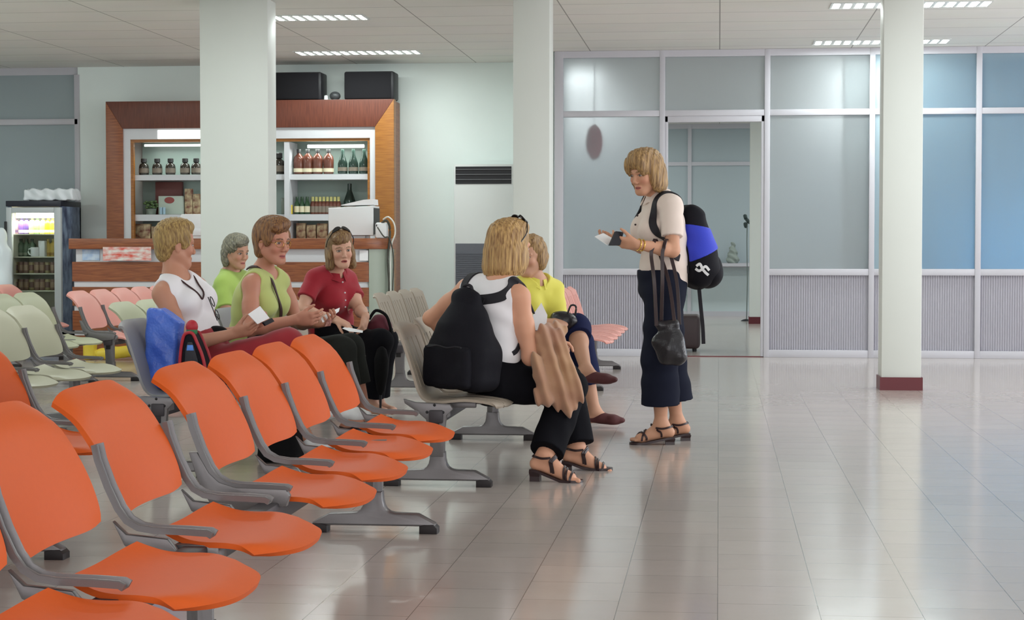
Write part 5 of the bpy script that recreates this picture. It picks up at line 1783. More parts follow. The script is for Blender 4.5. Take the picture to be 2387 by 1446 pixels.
def collar(p, m, w=0.030, spread=0.05, drop=0.045, name='collar'):
    """turned-down collar: a band round the neck with two points in front"""
    nk = p.J['neck']
    for sx in (-1, 1):
        def fn(u, v, sx=sx):
            a = math.pi * (0.5 + 0.5 * (u + 1) / 2 * 1.0) if False else (u + 1) / 2
            th = math.pi * 0.5 - a * math.pi * 0.93           # from the nape (90 deg back) to the front
            bx = 0.062 * math.cos(th) * sx
            by = -0.062 * math.sin(th) + 0.006
            down = a
            top = npv(nk) + p.rt * bx + p.fw * by + p.up * (0.050 - 0.030 * down)
            out = p.rt * math.cos(th) * sx - p.fw * math.sin(th)
            q = top + (out * 0.030 - p.up * (0.034 + 0.022 * down ** 4)) * v
            return Vector(q)
        me = shell_mesh(name, fn, 14, 5, 0.004)
        p.child(name, me, m)
collar(C_, M_redpolo)
for k in range(4):
    MB().ball(drape([Vector(C_.J['neck'] + C_.fw * (0.112 + 0.022 * min(k, 2)) - C_.up * (0.035 + 0.055 * k))], [C_TOP], 0.002, 0.1)[0][0], 0.006, 8).build('button', M_whitecot, C_.root)

# ----- D: grey-haired woman in the row behind
D_ = Person('D', J_(dict(head=(550, 590, 13.05), neck=(536, 636, 13.1), shR=(519, 663, 12.95), shL=(578, 656, 13.22), elR=(530, 750, 12.84), wrR=(592, 772, 12.80),
    elL=(600, 742, 13.22), wrL=(645, 768, 13.08), pelvis=(545, 780, 13.1), hipR=(553, 786, 13.02), hipL=(562, 783, 13.18), knR=(682, 776, 13.0), anR=(690, 900, 13.0), knL=(690, 773, 13.2), anL=(700, 898, 13.2))),
    look(-34, -8), skin=(188, 142, 118), headscale=1.0, res=RES * 1.15)
D_.make('grey-haired person in a lime T-shirt seated in front of the wide column',
        hands={'R': dict(fdir=(0.9, -0.1, 0.0), nrmal=(0, 0.3, -0.9), side=-1), 'L': dict(fdir=(0.9, -0.2, 0.0), nrmal=(0, 0.3, -0.9), side=1)},
        feet={'R': dict(toe_dir=(1, 0), toes=False), 'L': dict(toe_dir=(1, 0), toes=False)}, brow=(110, 90, 74))
D_.shirt(0.014, 1.0, 0.62, -0.02, 0.035, 0.003, 0.0, 11, name='t_shirt', m=M_limetee)
D_.trousers(M_charcoal, 0.95, 0.95, seed=12)
D_.hair(H_grey, CAP + [((0, -0.05, 0.0), (0.086, 0.066, 0.10)), ((0, 0.02, 0.100), (0.07, 0.078, 0.048)), ((0.066, -0.03, -0.03), (0.030, 0.040, 0.080)), ((-0.066, -0.03, -0.03), (0.030, 0.040, 0.080)), ((0.03, 0.078, 0.082), (0.045, 0.024, 0.028)), ((0.062, 0.03, 0.05), (0.022, 0.04, 0.04))], FACE + [((0.088, 0.012, -0.03), (0.028, 0.018, 0.034)), ((0, 0, -0.112), (0, 0, -1), 0.01)], 0.0024, 220, (0.2, 0.5, 0.8), 13)
shoe(D_, 'R', M_leather); shoe(D_, 'L', M_leather)

# ----- E: woman with the black backpack, seen from behind
E_ = Person('E', J_(dict(head=(1188, 580, 8.74), neck=(1170, 654, 8.68), shR=(1212, 692, 8.58), shL=(1088, 674, 8.80), elR=(1236, 834, 8.60), wrR=(1268, 800, 8.80),
    elL=(1004, 742, 8.96), wrL=(1080, 800, 9.12), pelvis=(1148, 884, 8.70), hipR=(1166, 896, 8.62), hipL=(1140, 890, 8.78), knR=(1330, 903, 8.76), anR=(1272, 1058, 8.52), knL=(1318, 888, 9.08), anL=(1345, 1040, 8.98)),
    (-0.02, -0.03, 0)), look(48, -6), skin=(212, 158, 130), headscale=1.04, res=RES)
E_.make('person with a straight blond bob seen from behind, wearing a black backpack',
        hands={'R': dict(fdir=(0.8, 0.4, 0.1), nrmal=(0, 0, -1), side=-1), 'L': dict(fdir=(0.8, 0.4, -0.2), nrmal=(0.3, -0.3, -0.8), side=1)},
        feet={'R': dict(toe_dir=(1, -0.12), heel_h=0.055), 'L': dict(toe_dir=(1, 0.05), heel_h=0.055)})
E_TOP = E_.shirt(0.011, 1.0, 0, -0.04, 0.05, 0.004, 0.0, 15, name='tank_top', m=M_whitecot, nf=-0.01)
E_.trousers(M_blacktr, 0.97, 0.97, 0.012, (0.100, 0.080, 0.075), seed=16, flare=0.01)
E_.hair(H_blond, [((0, -0.018, 0.052), (0.090, 0.106, 0.090)), ((0, -0.055, -0.02), (0.092, 0.072, 0.11)), ((0.070, -0.012, -0.045), (0.034, 0.070, 0.090)), ((-0.070, -0.012, -0.045), (0.034, 0.070, 0.090)), ((0, -0.06, -0.09), (0.092, 0.064, 0.075)), ((0, 0.02, 0.105), (0.07, 0.07, 0.04))], [((0, 0.125, -0.045), (0.060, 0.090, 0.110)), ((0, 0, -0.125), (0, 0.15, -1), 0.004)], 0.0020, 240, (0.9, 0.5, 0.0), 17)
for f_ in 'RL':
    sandal(E_, f_, M_leather, 0.055, [('over', 1.05, 0.034, 0.042, 0.0), ('over', 0.88, 0.042, 0.040, 0.012), ('over', 0.80, 0.046, 0.038, 0.012), ('over', 0.42, 0.066, 0.036, 0.02), ('over', 0.36, 0.070, 0.036, 0.02), ('back', 0.045)])
g = sunglasses_up(E_, 0.03, 0.150)

# ----- F: woman in the yellow blouse
F_ = Person('F', J_(dict(head=(1238, 600, 10.98), neck=(1246, 655, 11.02), shR=(1196, 678, 10.92), shL=(1290, 674, 11.12), elR=(1190, 762, 10.80), wrR=(1262, 752, 10.70),
    elL=(1304, 752, 10.98), wrL=(1318, 752, 10.76), pelvis=(1218, 808, 11.05), hipR=(1210, 816, 10.97), hipL=(1238, 812, 11.12), knR=(1342, 766, 10.86), anR=(1366, 862, 10.60), knL=(1352, 800, 11.14), anL=(1386, 958, 11.12)),
    (0.0, 0.02, 0)), look(-118, -6), skin=(206, 158, 132), headscale=0.98, res=RES)
F_.make('person in a yellow blouse with legs crossed, half hidden behind the backpack wearer',
        hands={'R': dict(fdir=(0.8, 0.1, 0.0), nrmal=(0, 0.4, -0.9), side=-1), 'L': dict(fdir=(-0.5, -0.6, 0.0), nrmal=(-0.2, 0.3, -0.9), side=1)},
        feet={'R': dict(toe_dir=(1, -0.15), toes=False), 'L': dict(toe_dir=(1, -0.1), toes=False)}, brow=(140, 112, 84))
F_.shirt(0.016, 1.0, 0.9, -0.04, 0.03, 0.004, 0.05, 19, name='blouse', m=M_yellow)
collar(F_, M_yellow)
F_.trousers(M_navy2, 0.22, 0.62, 0.012, (0.10, 0.084, 0.078), seed=20, flare=0.0)
F_.hair(H_fair, CAP + [((0, -0.05, 0.0), (0.086, 0.068, 0.10)), ((0.066, -0.02, -0.02), (0.028, 0.045, 0.065)), ((-0.066, -0.02, -0.02), (0.028, 0.045, 0.065)), ((0, 0.03, 0.105), (0.068, 0.07, 0.04))], FACE + [((0, 0, -0.10), (0, 0, -1), 0.01)], 0.003, 120, (0.4, 0.5, 0.6), 21)
shoe(F_, 'R', M_burg, 'slip_on', backless=True); shoe(F_, 'L', M_burg, 'slip_on', backless=True)

# ----- G: standing woman with the blue and black backpack
G_ = Person('G', J_(dict(head=(1506, 404, 10.18), neck=(1533, 462, 10.28), shL=(1566, 484, 10.12), shR=(1522, 478, 10.43), elL=(1568, 584, 10.05), wrL=(1484, 570, 9.94),
    elR=(1512, 578, 10.50), wrR=(1452, 566, 10.28), pelvis=(1545, 668, 10.3), hipL=(1550, 690, 10.20), hipR=(1546, 690, 10.40), knL=(1538, 838, 10.18), anL=(1541, 988, 10.20), knR=(1556, 834, 10.42), anR=(1578, 980, 10.42)),
    (0.02, 0, 0)), look(-130, -15), skin=(200, 150, 122), headscale=1.0, res=RES)
G_.make('person standing in an ivory polo shirt and navy cropped trousers, looking down at papers',
        hands={'L': dict(fdir=(-0.95, -0.02, 0.12), nrmal=(0.05, 0.75, 0.6), side=-1, curl=(0.45, 0.55, 0.65, 0.7)), 'R': dict(fdir=(-0.9, -0.4, 0.1), nrmal=(-0.2, -0.3, 0.9), side=1, curl=(0.4, 0.45, 0.5, 0.5))},
        feet={'L': dict(toe_dir=(-1, -0.08), heel_h=0.028), 'R': dict(toe_dir=(-1, -0.15), heel_h=0.028)}, brow=(140, 108, 76), lips=(180, 104, 96))
G_TOP = G_.shirt(0.017, 1.05, 0.68, -0.10, 0.03, 0.0035, 0.03, 23, name='polo_shirt', m=M_ivorypolo)
collar(G_, M_ivorypolo)
for k in range(2):
    MB().ball(Vector(G_.J['neck'] + G_.fw * (0.125 + 0.015 * k) - G_.up * (0.09 + 0.05 * k)), 0.006, 8).build('button', M_leather, G_.root)
G_.trousers(M_navytr, 0.70, 0.70, 0.016, (0.112, 0.100, 0.098), seed=24, waist=0.10, flare=0.012)
G_.hair(H_fair, [((0, -0.018, 0.052), (0.087, 0.104, 0.090)), ((0, -0.055, -0.01), (0.088, 0.068, 0.105)), ((0.068, -0.012, -0.03), (0.032, 0.060, 0.085)), ((-0.068, -0.012, -0.03), (0.032, 0.060, 0.085)), ((0, -0.058, -0.075), (0.084, 0.060, 0.06)), ((0, 0.03, 0.105), (0.07, 0.07, 0.042)), ((0, 0.082, 0.075), (0.06, 0.026, 0.036)), ((0.05, 0.072, 0.05), (0.025, 0.03, 0.05)), ((-0.05, 0.072, 0.05), (0.025, 0.03, 0.05))], [((0, 0.130, -0.050), (0.056, 0.092, 0.100)), ((0, 0, -0.120), (0, 0, -1), 0.008)], 0.0022, 230, (0.7, 0.5, 0.2), 25)
for f_ in 'LR':
    sandal(G_, f_, M_leather, 0.028, [('over', 0.95, 0.038, 0.042, 0.03), ('over', 0.78, 0.044, 0.040, -0.03), ('over', 0.45, 0.062, 0.038, 0.03), ('back', 0.04)], 0.06)
# bracelets on her wrist
for k in range(2):
    w_ = G_.J['wrL'] + nrm(G_.J['elL'] - G_.J['wrL']) * (0.012 + 0.022 * k)
    ax_ = nrm(G_.J['elL'] - G_.J['wrL'])
    u_ = nrm(np.cross(ax_, V3(0, 0, 1))); v_ = np.cross(ax_, u_)
    MB().tube([Vector(w_ + (u_ * math.cos(a) + v_ * math.sin(a)) * 0.031) for a in [2 * math.pi * q / 24 for q in range(24)]], 0.0045, 6, closed=True).build('bracelet', M_gold, G_.root)
for p_, n_ in ((A, 'A'), (B_, 'B'), (C_, 'C'), (D_, 'D'), (E_, 'E'), (F_, 'F'), (G_, 'G')):
    p_.check(n_)
# ---------------------------------------------------------------- bags, papers and the rest
def soft(name, F, m, parent=None, origin=None, keep=True):
    me = F.mesh(name, keep_largest=keep)
    if origin is not None:
        o = Vector(origin)
        me.transform(Matrix.Translation(-o))
        return link(name, me, m, parent, o)
    return link(name, me, m, parent)
def sheet(pts, th=0.0015):
    """thin slab through corner points (world)"""
    pts = [Vector(p) for p in pts]
    n = (pts[1] - pts[0]).cross(pts[2] - pts[0]).normalized() * th / 2
    mb = MB()
    a = [mb.bm.verts.new(p + n) for p in pts]
    b = [mb.bm.verts.new(p - n) for p in pts]
    mb.bm.faces.new(a); mb.bm.faces.new(list(reversed(b)))
    k = len(pts)
    for i in range(k): mb.bm.faces.new((a[i], b[i], b[(i + 1) % k], a[(i + 1) % k]))
    bmesh.ops.recalc_face_normals(mb.bm, faces=mb.bm.faces)
    return mb
M_bagblue = mat('glossy_blue_plastic', (62, 96, 196), 0.32, bump=1.0, bscale=22, color2=(84, 120, 214), nscale=9)
M_blacknyl = mat('black_nylon', (20, 20, 27), 0.75, spec=0.2, noise=0.25, nscale=260, bump=0.12, bscale=300)
M_webbing = mat('black_webbing', (24, 22, 30), 0.7)
M_bluenyl = mat('blue_nylon', (42, 58, 190), 0.6, bump=0.1, bscale=200)
M_redpipe = mat('red_piping', (176, 40, 52), 0.5)
M_greenb = mat('green_plastic', (60, 132, 88), 0.4)
M_tan = mat('tan_cloth', (176, 138, 106), 0.85, sheen=0.2, color2=(164, 122, 100), nscale=5)
M_lthr = mat('black_glossy_leather', (34, 32, 36), 0.28, bump=0.25, bscale=60)
M_maroon = mat('maroon_cloth', (88, 30, 44), 0.8)
M_blkc = mat('black_cloth', (18, 18, 20), 0.8, spec=0.15)

# blue plastic bag standing on the end seat
F = Field(npv(P(318, 930, Y=8.56)) - 0.06, npv(P(440, 690, Y=8.86)) + 0.06, 0.005)
b0, b1 = P(376, 888, Y=8.70), P(391, 728, Y=8.74)
ub = nrm(npv(b1) - npv(b0))
Rb = frame_from(V3(0.1, 1, 0), ub)
F.rbox(npv(b0) * 0.5 + npv(b1) * 0.5, (0.084, 0.055, 0.19), Rb, 0.025)
F.cone(b0 + Vector((-0.035, 0, 0.01)), b0 + Vector((0.035, 0, 0.01)), 0.056, None, 0.03)
F.cone(P(362, 735, Y=8.74), P(418, 742, Y=8.74), 0.022, 0.018, 0.03)
F.ripple(0.006, 40, (0.8, 0.3, 0.5), 31, 1.5)
F.plane(P(391, 724, Y=8.74), npv(P(391, 700, Y=8.74) - P(391, 724, Y=8.74)) + V3(0.035, 0, 0))
F.plane(V3(0, 0, 0.408), V3(0, 0, -1))
o = soft('shopping_bag', F, M_bagblue, origin=b0)
tag(o, 'glossy blue plastic bag standing on the end seat of the grey bench', 'bag')

# red and black bag beside it
rb = P(460, 866, Y=8.64)
e = empty('sports_bag', (rb.x, rb.y, 0.408), 'black bag with red piping and red knob, beside the blue bag', 'bag')
bz = lambda py: P(460, py, Y=8.64).z - 0.408
bx = lambda px: P(px, 866, Y=8.64).x - rb.x
outl = [(bx(424), 0), (bx(428), bz(830)), (bx(434), bz(790)), (bx(441), bz(777)), (bx(456), bz(776)), (bx(466), bz(795)), (bx(482), bz(838)), (bx(494), 0)]
MB().prism(outl, 'y', -0.055, 0.06, 0.014).build('body', M_blacknyl, e)
for yy in (-0.055, 0.055):
    MB().tube(smooth_path([Vector((x, yy, z)) for x, z in outl], 3), 0.008, 7).build('piping', M_redpipe, e)
MB().prism([(bx(438), bz(850)), (bx(441), bz(812)), (bx(446), bz(796)), (bx(457), bz(796)), (bx(463), bz(812)), (bx(473), bz(850))], 'y', -0.064, -0.05, 0.005).build('front_pocket', mat('dark_mesh_pocket', (40, 40, 48), 0.6, noise=0.3, nscale=200), e)
MB().prism([(bx(444), bz(816)), (bx(446), bz(803)), (bx(459), bz(803)), (bx(461), bz(816))], 'y', -0.068, -0.06, 0.003).build('badge', mat('bright_blue_patch', (84, 138, 224), 0.4), e)
k_ = MB().ball((bx(448), 0, bz(762)), (0.030, 0.030, 0.034), 16).build('knob', M_redpipe, e)
MB().lathe([(0.022, bz(780)), (0.027, bz(776)), (0.027, bz(768)), (0.022, bz(765))], 18, (bx(448), 0, 0)).build('collar_ring', M_greenb, e)
# black purse on the lap of the woman in white
F = Field(npv(P(505, 775, Y=9.0)) - 0.16, npv(P(505, 775, Y=9.0)) + 0.16, 0.005)
F.ell(P(505, 780, Y=9.08), (0.065, 0.05, 0.045)); F.cone(P(490, 785, Y=9.08), P(528, 783, Y=9.06), 0.03, 0.02, 0.03)
o = soft('purse', F, M_blkc); tag(o, 'small black purse in the lap of the white-topped woman', 'purse')
# card in her hand
o = sheet([P(578, 733, Y=8.84), P(606, 714, Y=8.90), P(628, 742, Y=8.93), P(600, 756, Y=8.86)], 0.004).build('ticket_folder', M_paper)
tag(o, 'white folded card held up by the white-topped woman', 'card')
o = sheet([P(612, 752, Y=8.90), P(632, 742, Y=8.96), P(638, 750, Y=8.97), P(618, 760, Y=8.91)], 0.012).build('passport', M_webbing)
tag(o, 'small dark booklet under the white card', 'booklet')
# ticket of the woman in pale lime
o = sheet([P(748, 742, Y=9.60), P(768, 728, Y=9.70), P(792, 718, Y=9.78), P(790, 726, Y=9.78), P(768, 742, Y=9.66), P(752, 752, Y=9.58)], 0.003).build('ticket', M_paper)
tag(o, 'white ticket held by the woman in the pale lime top', 'ticket')
o = sheet([P(757, 762, Y=9.58), P(766, 738, Y=9.62), P(776, 736, Y=9.64), P(770, 760, Y=9.60)], 0.006).build('passport', mat('brown_patterned_cover', (120, 70, 62), 0.6, color2=(176, 130, 120), nscale=60))
tag(o, 'brown patterned booklet under the white ticket', 'booklet')
o = sheet([P(798, 766, Y=11.25), P(815, 773, Y=11.24), P(845, 776, Y=11.22), P(846, 771, Y=11.26), P(805, 762, Y=11.30)], 0.003).build('sheet_of_paper', M_paper)
tag(o, 'white paper under the hands of the woman in crimson', 'paper')
# bag beside the woman in crimson
c_ = npv(P(884, 765, Y=11.62))
F = Field(c_ - 0.24, c_ + 0.24, 0.006)
F.ell(c_, (0.075, 0.10, 0.085)); F.ell(c_ + V3(0.03, 0, -0.04), (0.06, 0.10, 0.07), k=0.03); F.ripple(0.005, 45, (0.5, 0.2, 1), 41)
o = soft('handbag', F, M_maroon, origin=Vector(c_)); tag(o, 'soft maroon bag in the lap of the woman in crimson', 'bag')
hp_ = smooth_path([Vector(c_ + V3(-0.05, -0.08, 0.06)), Vector(c_ + V3(-0.01, -0.06, 0.115)), Vector(c_ + V3(0.055, -0.06, 0.085)), Vector(c_ + V3(0.085, -0.07, 0.01)), Vector(c_ + V3(0.095, -0.07, -0.06))])
MB().tube([q - Vector(c_) for q in hp_], 0.010, 8).build('handle', M_blkc, o)
# folded umbrella standing on its tip
ut, ub_ = P(890, 812, Y=11.28), P(886, 962, Y=11.36)
ub_.z = 0.004
um = empty('umbrella', ub_, 'folded black umbrella standing on its tip by the knees of the woman in crimson', 'umbrella')
dv = ut - ub_
MB().tube([dv * t for t in (0.0, 0.04, 0.36, 0.38)], [0.005, 0.007, 0.008, 0.008], 8).build('tip', M_black, um)
MB().tube([dv * t for t in (0.36, 0.42, 0.62, 0.85, 0.98, 1.02)], [0.010, 0.026, 0.042, 0.046, 0.030, 0.010], 14).build('canopy', M_blkc, um)
# black bag on the floor under the grey bench
c_ = npv(P(655, 1060, Y=9.15)); c_[2] = 0.085
F = Field(c_ - 0.26, c_ + 0.26, 0.007)
F.rbox(c_, (0.11, 0.10, 0.085), None, 0.04); F.ripple(0.006, 35, (0.7, 0.2, 0.8), 43); F.plane(V3(0, 0, 0.004), V3(0, 0, -1))
o = soft('floor_bag', F, M_blkc, origin=Vector((c_[0], c_[1], 0))); tag(o, 'black bag on the floor behind the orange seats', 'bag')

# ----- black backpack of the seated woman
bt, bb = npv(P(1110, 688, Y=8.56)), npv(P(1050, 910, Y=8.43))
ubk = nrm(bt - bb); out_ = -E_.fw; Rk = frame_from(out_, ubk)            # columns: right, outward, up
ctr = (bt + bb) / 2
hgt = float(np.linalg.norm(bt - bb))
F = Field(ctr - 0.36, ctr + 0.36, 0.0055)
p_ = lambda x, y, z: ctr + Rk @ V3(x, y, z)
F.rbox(p_(0, -0.005, -0.105), (0.185, 0.10, 0.120), Rk, 0.06, 0.0)
F.ell(p_(0, -0.005, 0.0), (0.172, 0.105, 0.18), Rk, 0.06)
F.cone(p_(0.0, -0.01, 0.08), p_(0.0, -0.02, 0.185), 0.105, 0.066, 0.06)
F.cone(p_(-0.055, -0.015, 0.215), p_(0.055, -0.015, 0.22), 0.026, None, 0.04)
F.ripple(0.005, 30, Rk @ V3(0.6, 0.1, 0.8), 51, 1.3)
bp = soft('backpack', F, M_blacknyl, origin=Vector(ctr)); tag(bp, 'large black backpack on the back of the blond seated woman', 'backpack')
BO = -Vector(ctr)
F = Field(ctr - 0.36, ctr + 0.36, 0.0055)
F.rbox(p_(0, 0.085, -0.115), (0.150, 0.045, 0.10), Rk, 0.03); F.ripple(0.004, 30, Rk @ V3(0.6, 0.1, 0.8), 53)
soft('front_pocket', F, M_blacknyl, bp, None).location = BO
MB().tube([Vector(p_(-0.12 + 0.02 * k, 0.132, -0.02 + 0.004 * math.sin(k))) + BO for k in range(13)], 0.004, 6).build('zip', M_webbing, bp)
MB().tube([q + BO for q in smooth_path([Vector(p_(-0.035, -0.02, 0.225)), Vector(p_(-0.02, -0.02, 0.265)), Vector(p_(0.025, -0.02, 0.265)), Vector(p_(0.04, -0.02, 0.225))])], 0.008, 8).build('grab_handle', M_webbing, bp)
def strap_world(name, pts, objs, m, w, th, parent, off, reach=0.09, O=None):
    d = drape(smooth_path([Vector(q) for q in pts], 5), objs, 0.005, reach)
    if O is not None: d = [(q + O, n) for q, n in d]
    return strap_on(None, name, d, m, w, th, parent=parent)
up_ = E_.up
for s_, top0 in (('L', p_(-0.05, -0.04, 0.20)), ('R', p_(0.05, -0.04, 0.20))):
    sh = E_.J['sh' + s_] * 0.72 + E_.J['neck'] * 0.28
    strap_world('shoulder_strap', [top0, sh - E_.fw * 0.075 - up_ * 0.03, sh - E_.fw * 0.02 + up_ * 0.055, sh + E_.fw * 0.07 + up_ * 0.0, sh + E_.fw * 0.12 - up_ * 0.10], [E_TOP, E_.root], M_webbing, 0.026, 0.005, bp, BO, 0.10, BO)
for sg in (-1, 1):
    S_ = E_.S
    strap_world('lower_strap', [p_(sg * 0.165, -0.04, -0.09), S_(0.30) + E_.rt * sg * 0.165 - E_.fw * 0.01, S_(0.46) + E_.rt * sg * 0.16 + E_.fw * 0.06, S_(0.60) + E_.rt * sg * 0.12 + E_.fw * 0.13], [E_TOP], M_webbing, 0.012, 0.004, bp, BO, 0.12, BO)
# ----- tan jacket over her arm
wj = npv(P(1278, 778, Y=8.72))
F = Field(npv(P(1225, 990, Y=8.35)), npv(P(1375, 725, Y=8.95)) + 0.02, 0.005)
F.cone(P(1262, 792, Y=8.63), P(1300, 775, Y=8.76), 0.052, 0.050, 0.03)
F.cone(P(1268, 790, Y=8.60), P(1290, 900, Y=8.56), 0.050, 0.055, 0.03, flat=((0.2, 1, 0), 0.6))
F.cone(P(1290, 790, Y=8.64), P(1326, 915, Y=8.58), 0.050, 0.055, 0.03, flat=((0.2, 1, 0), 0.6))
F.cone(P(1290, 900, Y=8.56), P(1318, 955, Y=8.56), 0.055, 0.034, 0.03, flat=((0.2, 1, 0), 0.6))
F.cone(P(1330, 890, Y=8.58), P(1338, 940, Y=8.58), 0.042, 0.026, 0.03, flat=((0.2, 1, 0), 0.6))
F.cone(P(1250, 842, Y=8.54), P(1270, 930, Y=8.52), 0.036, 0.040, 0.015)
F.cone(P(1280, 762, Y=8.70), P(1268, 775, Y=8.62), 0.026, 0.03, 0.02)
F.ripple(0.011, 85, nrm(V3(0.93, 0.2, 0.28)), 61, 0.45)
F.ripple(0.003, 60, nrm(V3(0.3, 0.2, 0.9)), 62, 0.6)
o = soft('jacket', F, M_tan, origin=Vector(wj)); tag(o, 'tan jacket hanging over the arm and knee of the backpack wearer', 'jacket')
o = sheet([P(1246, 770, Y=8.86), P(1242, 735, Y=8.88), P(1262, 706, Y=8.9), P(1276, 735, Y=8.88), P(1272, 772, Y=8.86)], 0.004).build('sheet_of_paper', M_paper)
tag(o, 'white paper showing above the tan jacket', 'paper')
# black purse in the lap of the woman in yellow
c_ = npv(P(1312, 748, Y=10.78))
F = Field(c_ - 0.18, c_ + 0.18, 0.005)
F.ell(c_, (0.085, 0.06, 0.06)); F.ell(c_ + V3(-0.03, 0, -0.04), (0.06, 0.05, 0.05), k=0.03); F.ripple(0.004, 60, (0.4, 0.2, 1), 63)
o = soft('purse', F, M_lthr, origin=Vector(c_)); tag(o, 'black leather purse in the lap of the woman in yellow', 'purse')
MB().tube([q - Vector(c_) for q in smooth_path([Vector(c_ + V3(0.03, -0.03, 0.04)), Vector(c_ + V3(0.05, -0.03, 0.09)), Vector(c_ + V3(0.08, -0.03, 0.085)), Vector(c_ + V3(0.075, -0.03, 0.03))])], 0.006, 7).build('handle', M_lthr, o)

# ----- backpack of the standing woman
og = -G_.fw
def gp(px, py, Y): return npv(P(px, py, Y=Y))
gt, gb_ = gp(1606, 490, 10.36), gp(1636, 650, 10.38)
ug = nrm(gt - gb_); Rg = frame_from(og, ug)
cg = (gt + gb_) / 2
q_ = lambda x, y, z: cg + Rg @ V3(x, y, z)
def gshape(F, infl=0.0):
    F.cone(q_(-0.05, -0.01, 0.15), q_(-0.075, 0.0, -0.13), 0.062, 0.098, 0.05, infl=infl)
    F.cone(q_(0.05, -0.01, 0.15), q_(0.075, 0.0, -0.13), 0.062, 0.098, 0.05, infl=infl)
    F.ell(q_(0, 0.005, -0.095), (0.15, 0.108, 0.16), Rg, 0.05, infl=infl)
    F.cone(q_(-0.04, -0.03, 0.19), q_(0.04, -0.03, 0.19), 0.035, None, 0.04, infl=infl)
F = Field(cg - 0.34, cg + 0.34, 0.005); gshape(F); F.ripple(0.003, 40, Rg @ V3(0.3, 0.3, 1), 71)
gbp = soft('backpack', F, M_blacknyl, origin=Vector(cg)); tag(gbp, 'blue and black backpack on the standing woman', 'backpack')
GO = -Vector(cg)
F = Field(cg - 0.34, cg + 0.34, 0.005); gshape(F, 0.006); F.ripple(0.003, 40, Rg @ V3(0.3, 0.3, 1), 71)
F.plane(q_(0, 0.06, 0.085), Rg @ V3(0, 0.25, 1)); F.plane(q_(0, 0.06, -0.045), Rg @ V3(0, 0.35, -1)); F.plane(q_(0, -0.085, 0), Rg @ V3(0, -1, 0))
soft('blue_panel', F, M_bluenyl, gbp, None).location = GO
F = Field(cg - 0.34, cg + 0.34, 0.005)
F.ell(q_(0, 0.060, -0.17), (0.140, 0.080, 0.085), Rg); F.ell(q_(0, 0.075, -0.11), (0.12, 0.05, 0.06), Rg, 0.04)
pk = soft('front_pocket', F, M_blacknyl, gbp, None); pk.location = GO
# white squiggle mark on the pocket, facing the camera side
mk = []
ctrm = npv(P(1636, 628, Y=10.2))
for pts in ([(1622, 622), (1630, 617), (1636, 626), (1644, 623), (1652, 632)], [(1620, 628), (1628, 633), (1636, 630), (1644, 638), (1650, 643)]):
    path = smooth_path([P(a, b, Y=9.9) for a, b in pts], 4)
    d = drape(path, [], 0.002)
    bt_ = BVHTree.FromPolygons([v.co for v in pk.data.vertices], [p.vertices for p in pk.data.polygons])
    bb_ = BVHTree.FromPolygons([v.co for v in gbp.data.vertices], [p.vertices for p in gbp.data.polygons])
    outp = []
    for q in path:
        rs = [t.ray_cast(q - w_, Vector((0, 1, 0)), 0.8) for t, w_ in ((bt_, Vector((0, 0, 0))), (bb_, Vector(cg)))]
        rs = [(h[0] + w_, h[1]) for h, w_ in zip(rs, (Vector((0, 0, 0)), Vector(cg))) if h[0] is not None]
        r = min(rs, key=lambda h: h[0].y) if rs else bt_.find_nearest(q)
        outp.append((r[0] + r[1] * 0.002 + GO, r[1]))
    strap_on(None, 'white_mark', outp, M_white, 0.0075, 0.003, parent=gbp)
    bpy.context.view_layer.update()
for s_, sx in (('L', -0.06), ('R', 0.06)):
    sh = G_.J['sh' + s_] * 0.70 + G_.J['neck'] * 0.30
    o_ = (G_.J['sh' + s_] - G_.J['neck']) * 0.18
    strap_world('shoulder_strap', [q_(sx, -0.05, 0.17), sh - G_.fw * 0.07 + G_.up * 0.01, sh - G_.fw * 0.01 + G_.up * 0.06, sh + G_.fw * 0.065 + G_.up * 0.01, sh + G_.fw * 0.11 - G_.up * 0.08 + o_, sh + G_.fw * 0.08 - G_.up * 0.17 + o_ * 2.0, sh + G_.fw * 0.0 - G_.up * 0.26 + o_ * 2.4, q_(sx * 2.2, -0.09, -0.14)], [G_TOP], M_webbing, 0.022, 0.005, gbp, GO, 0.12, GO)
strap_on(None, 'hanging_strap', [(P(1628, 655, Y=10.36) + GO, Vector((0, -1, 0))), (P(1634, 720, Y=10.33) + GO, Vector((0, -1, 0))), (P(1638, 760, Y=10.33) + GO, Vector((0, -1, 0))), (P(1640, 802, Y=10.33) + GO, Vector((0, -1, 0)))], M_webbing, 0.011, 0.003, parent=gbp)
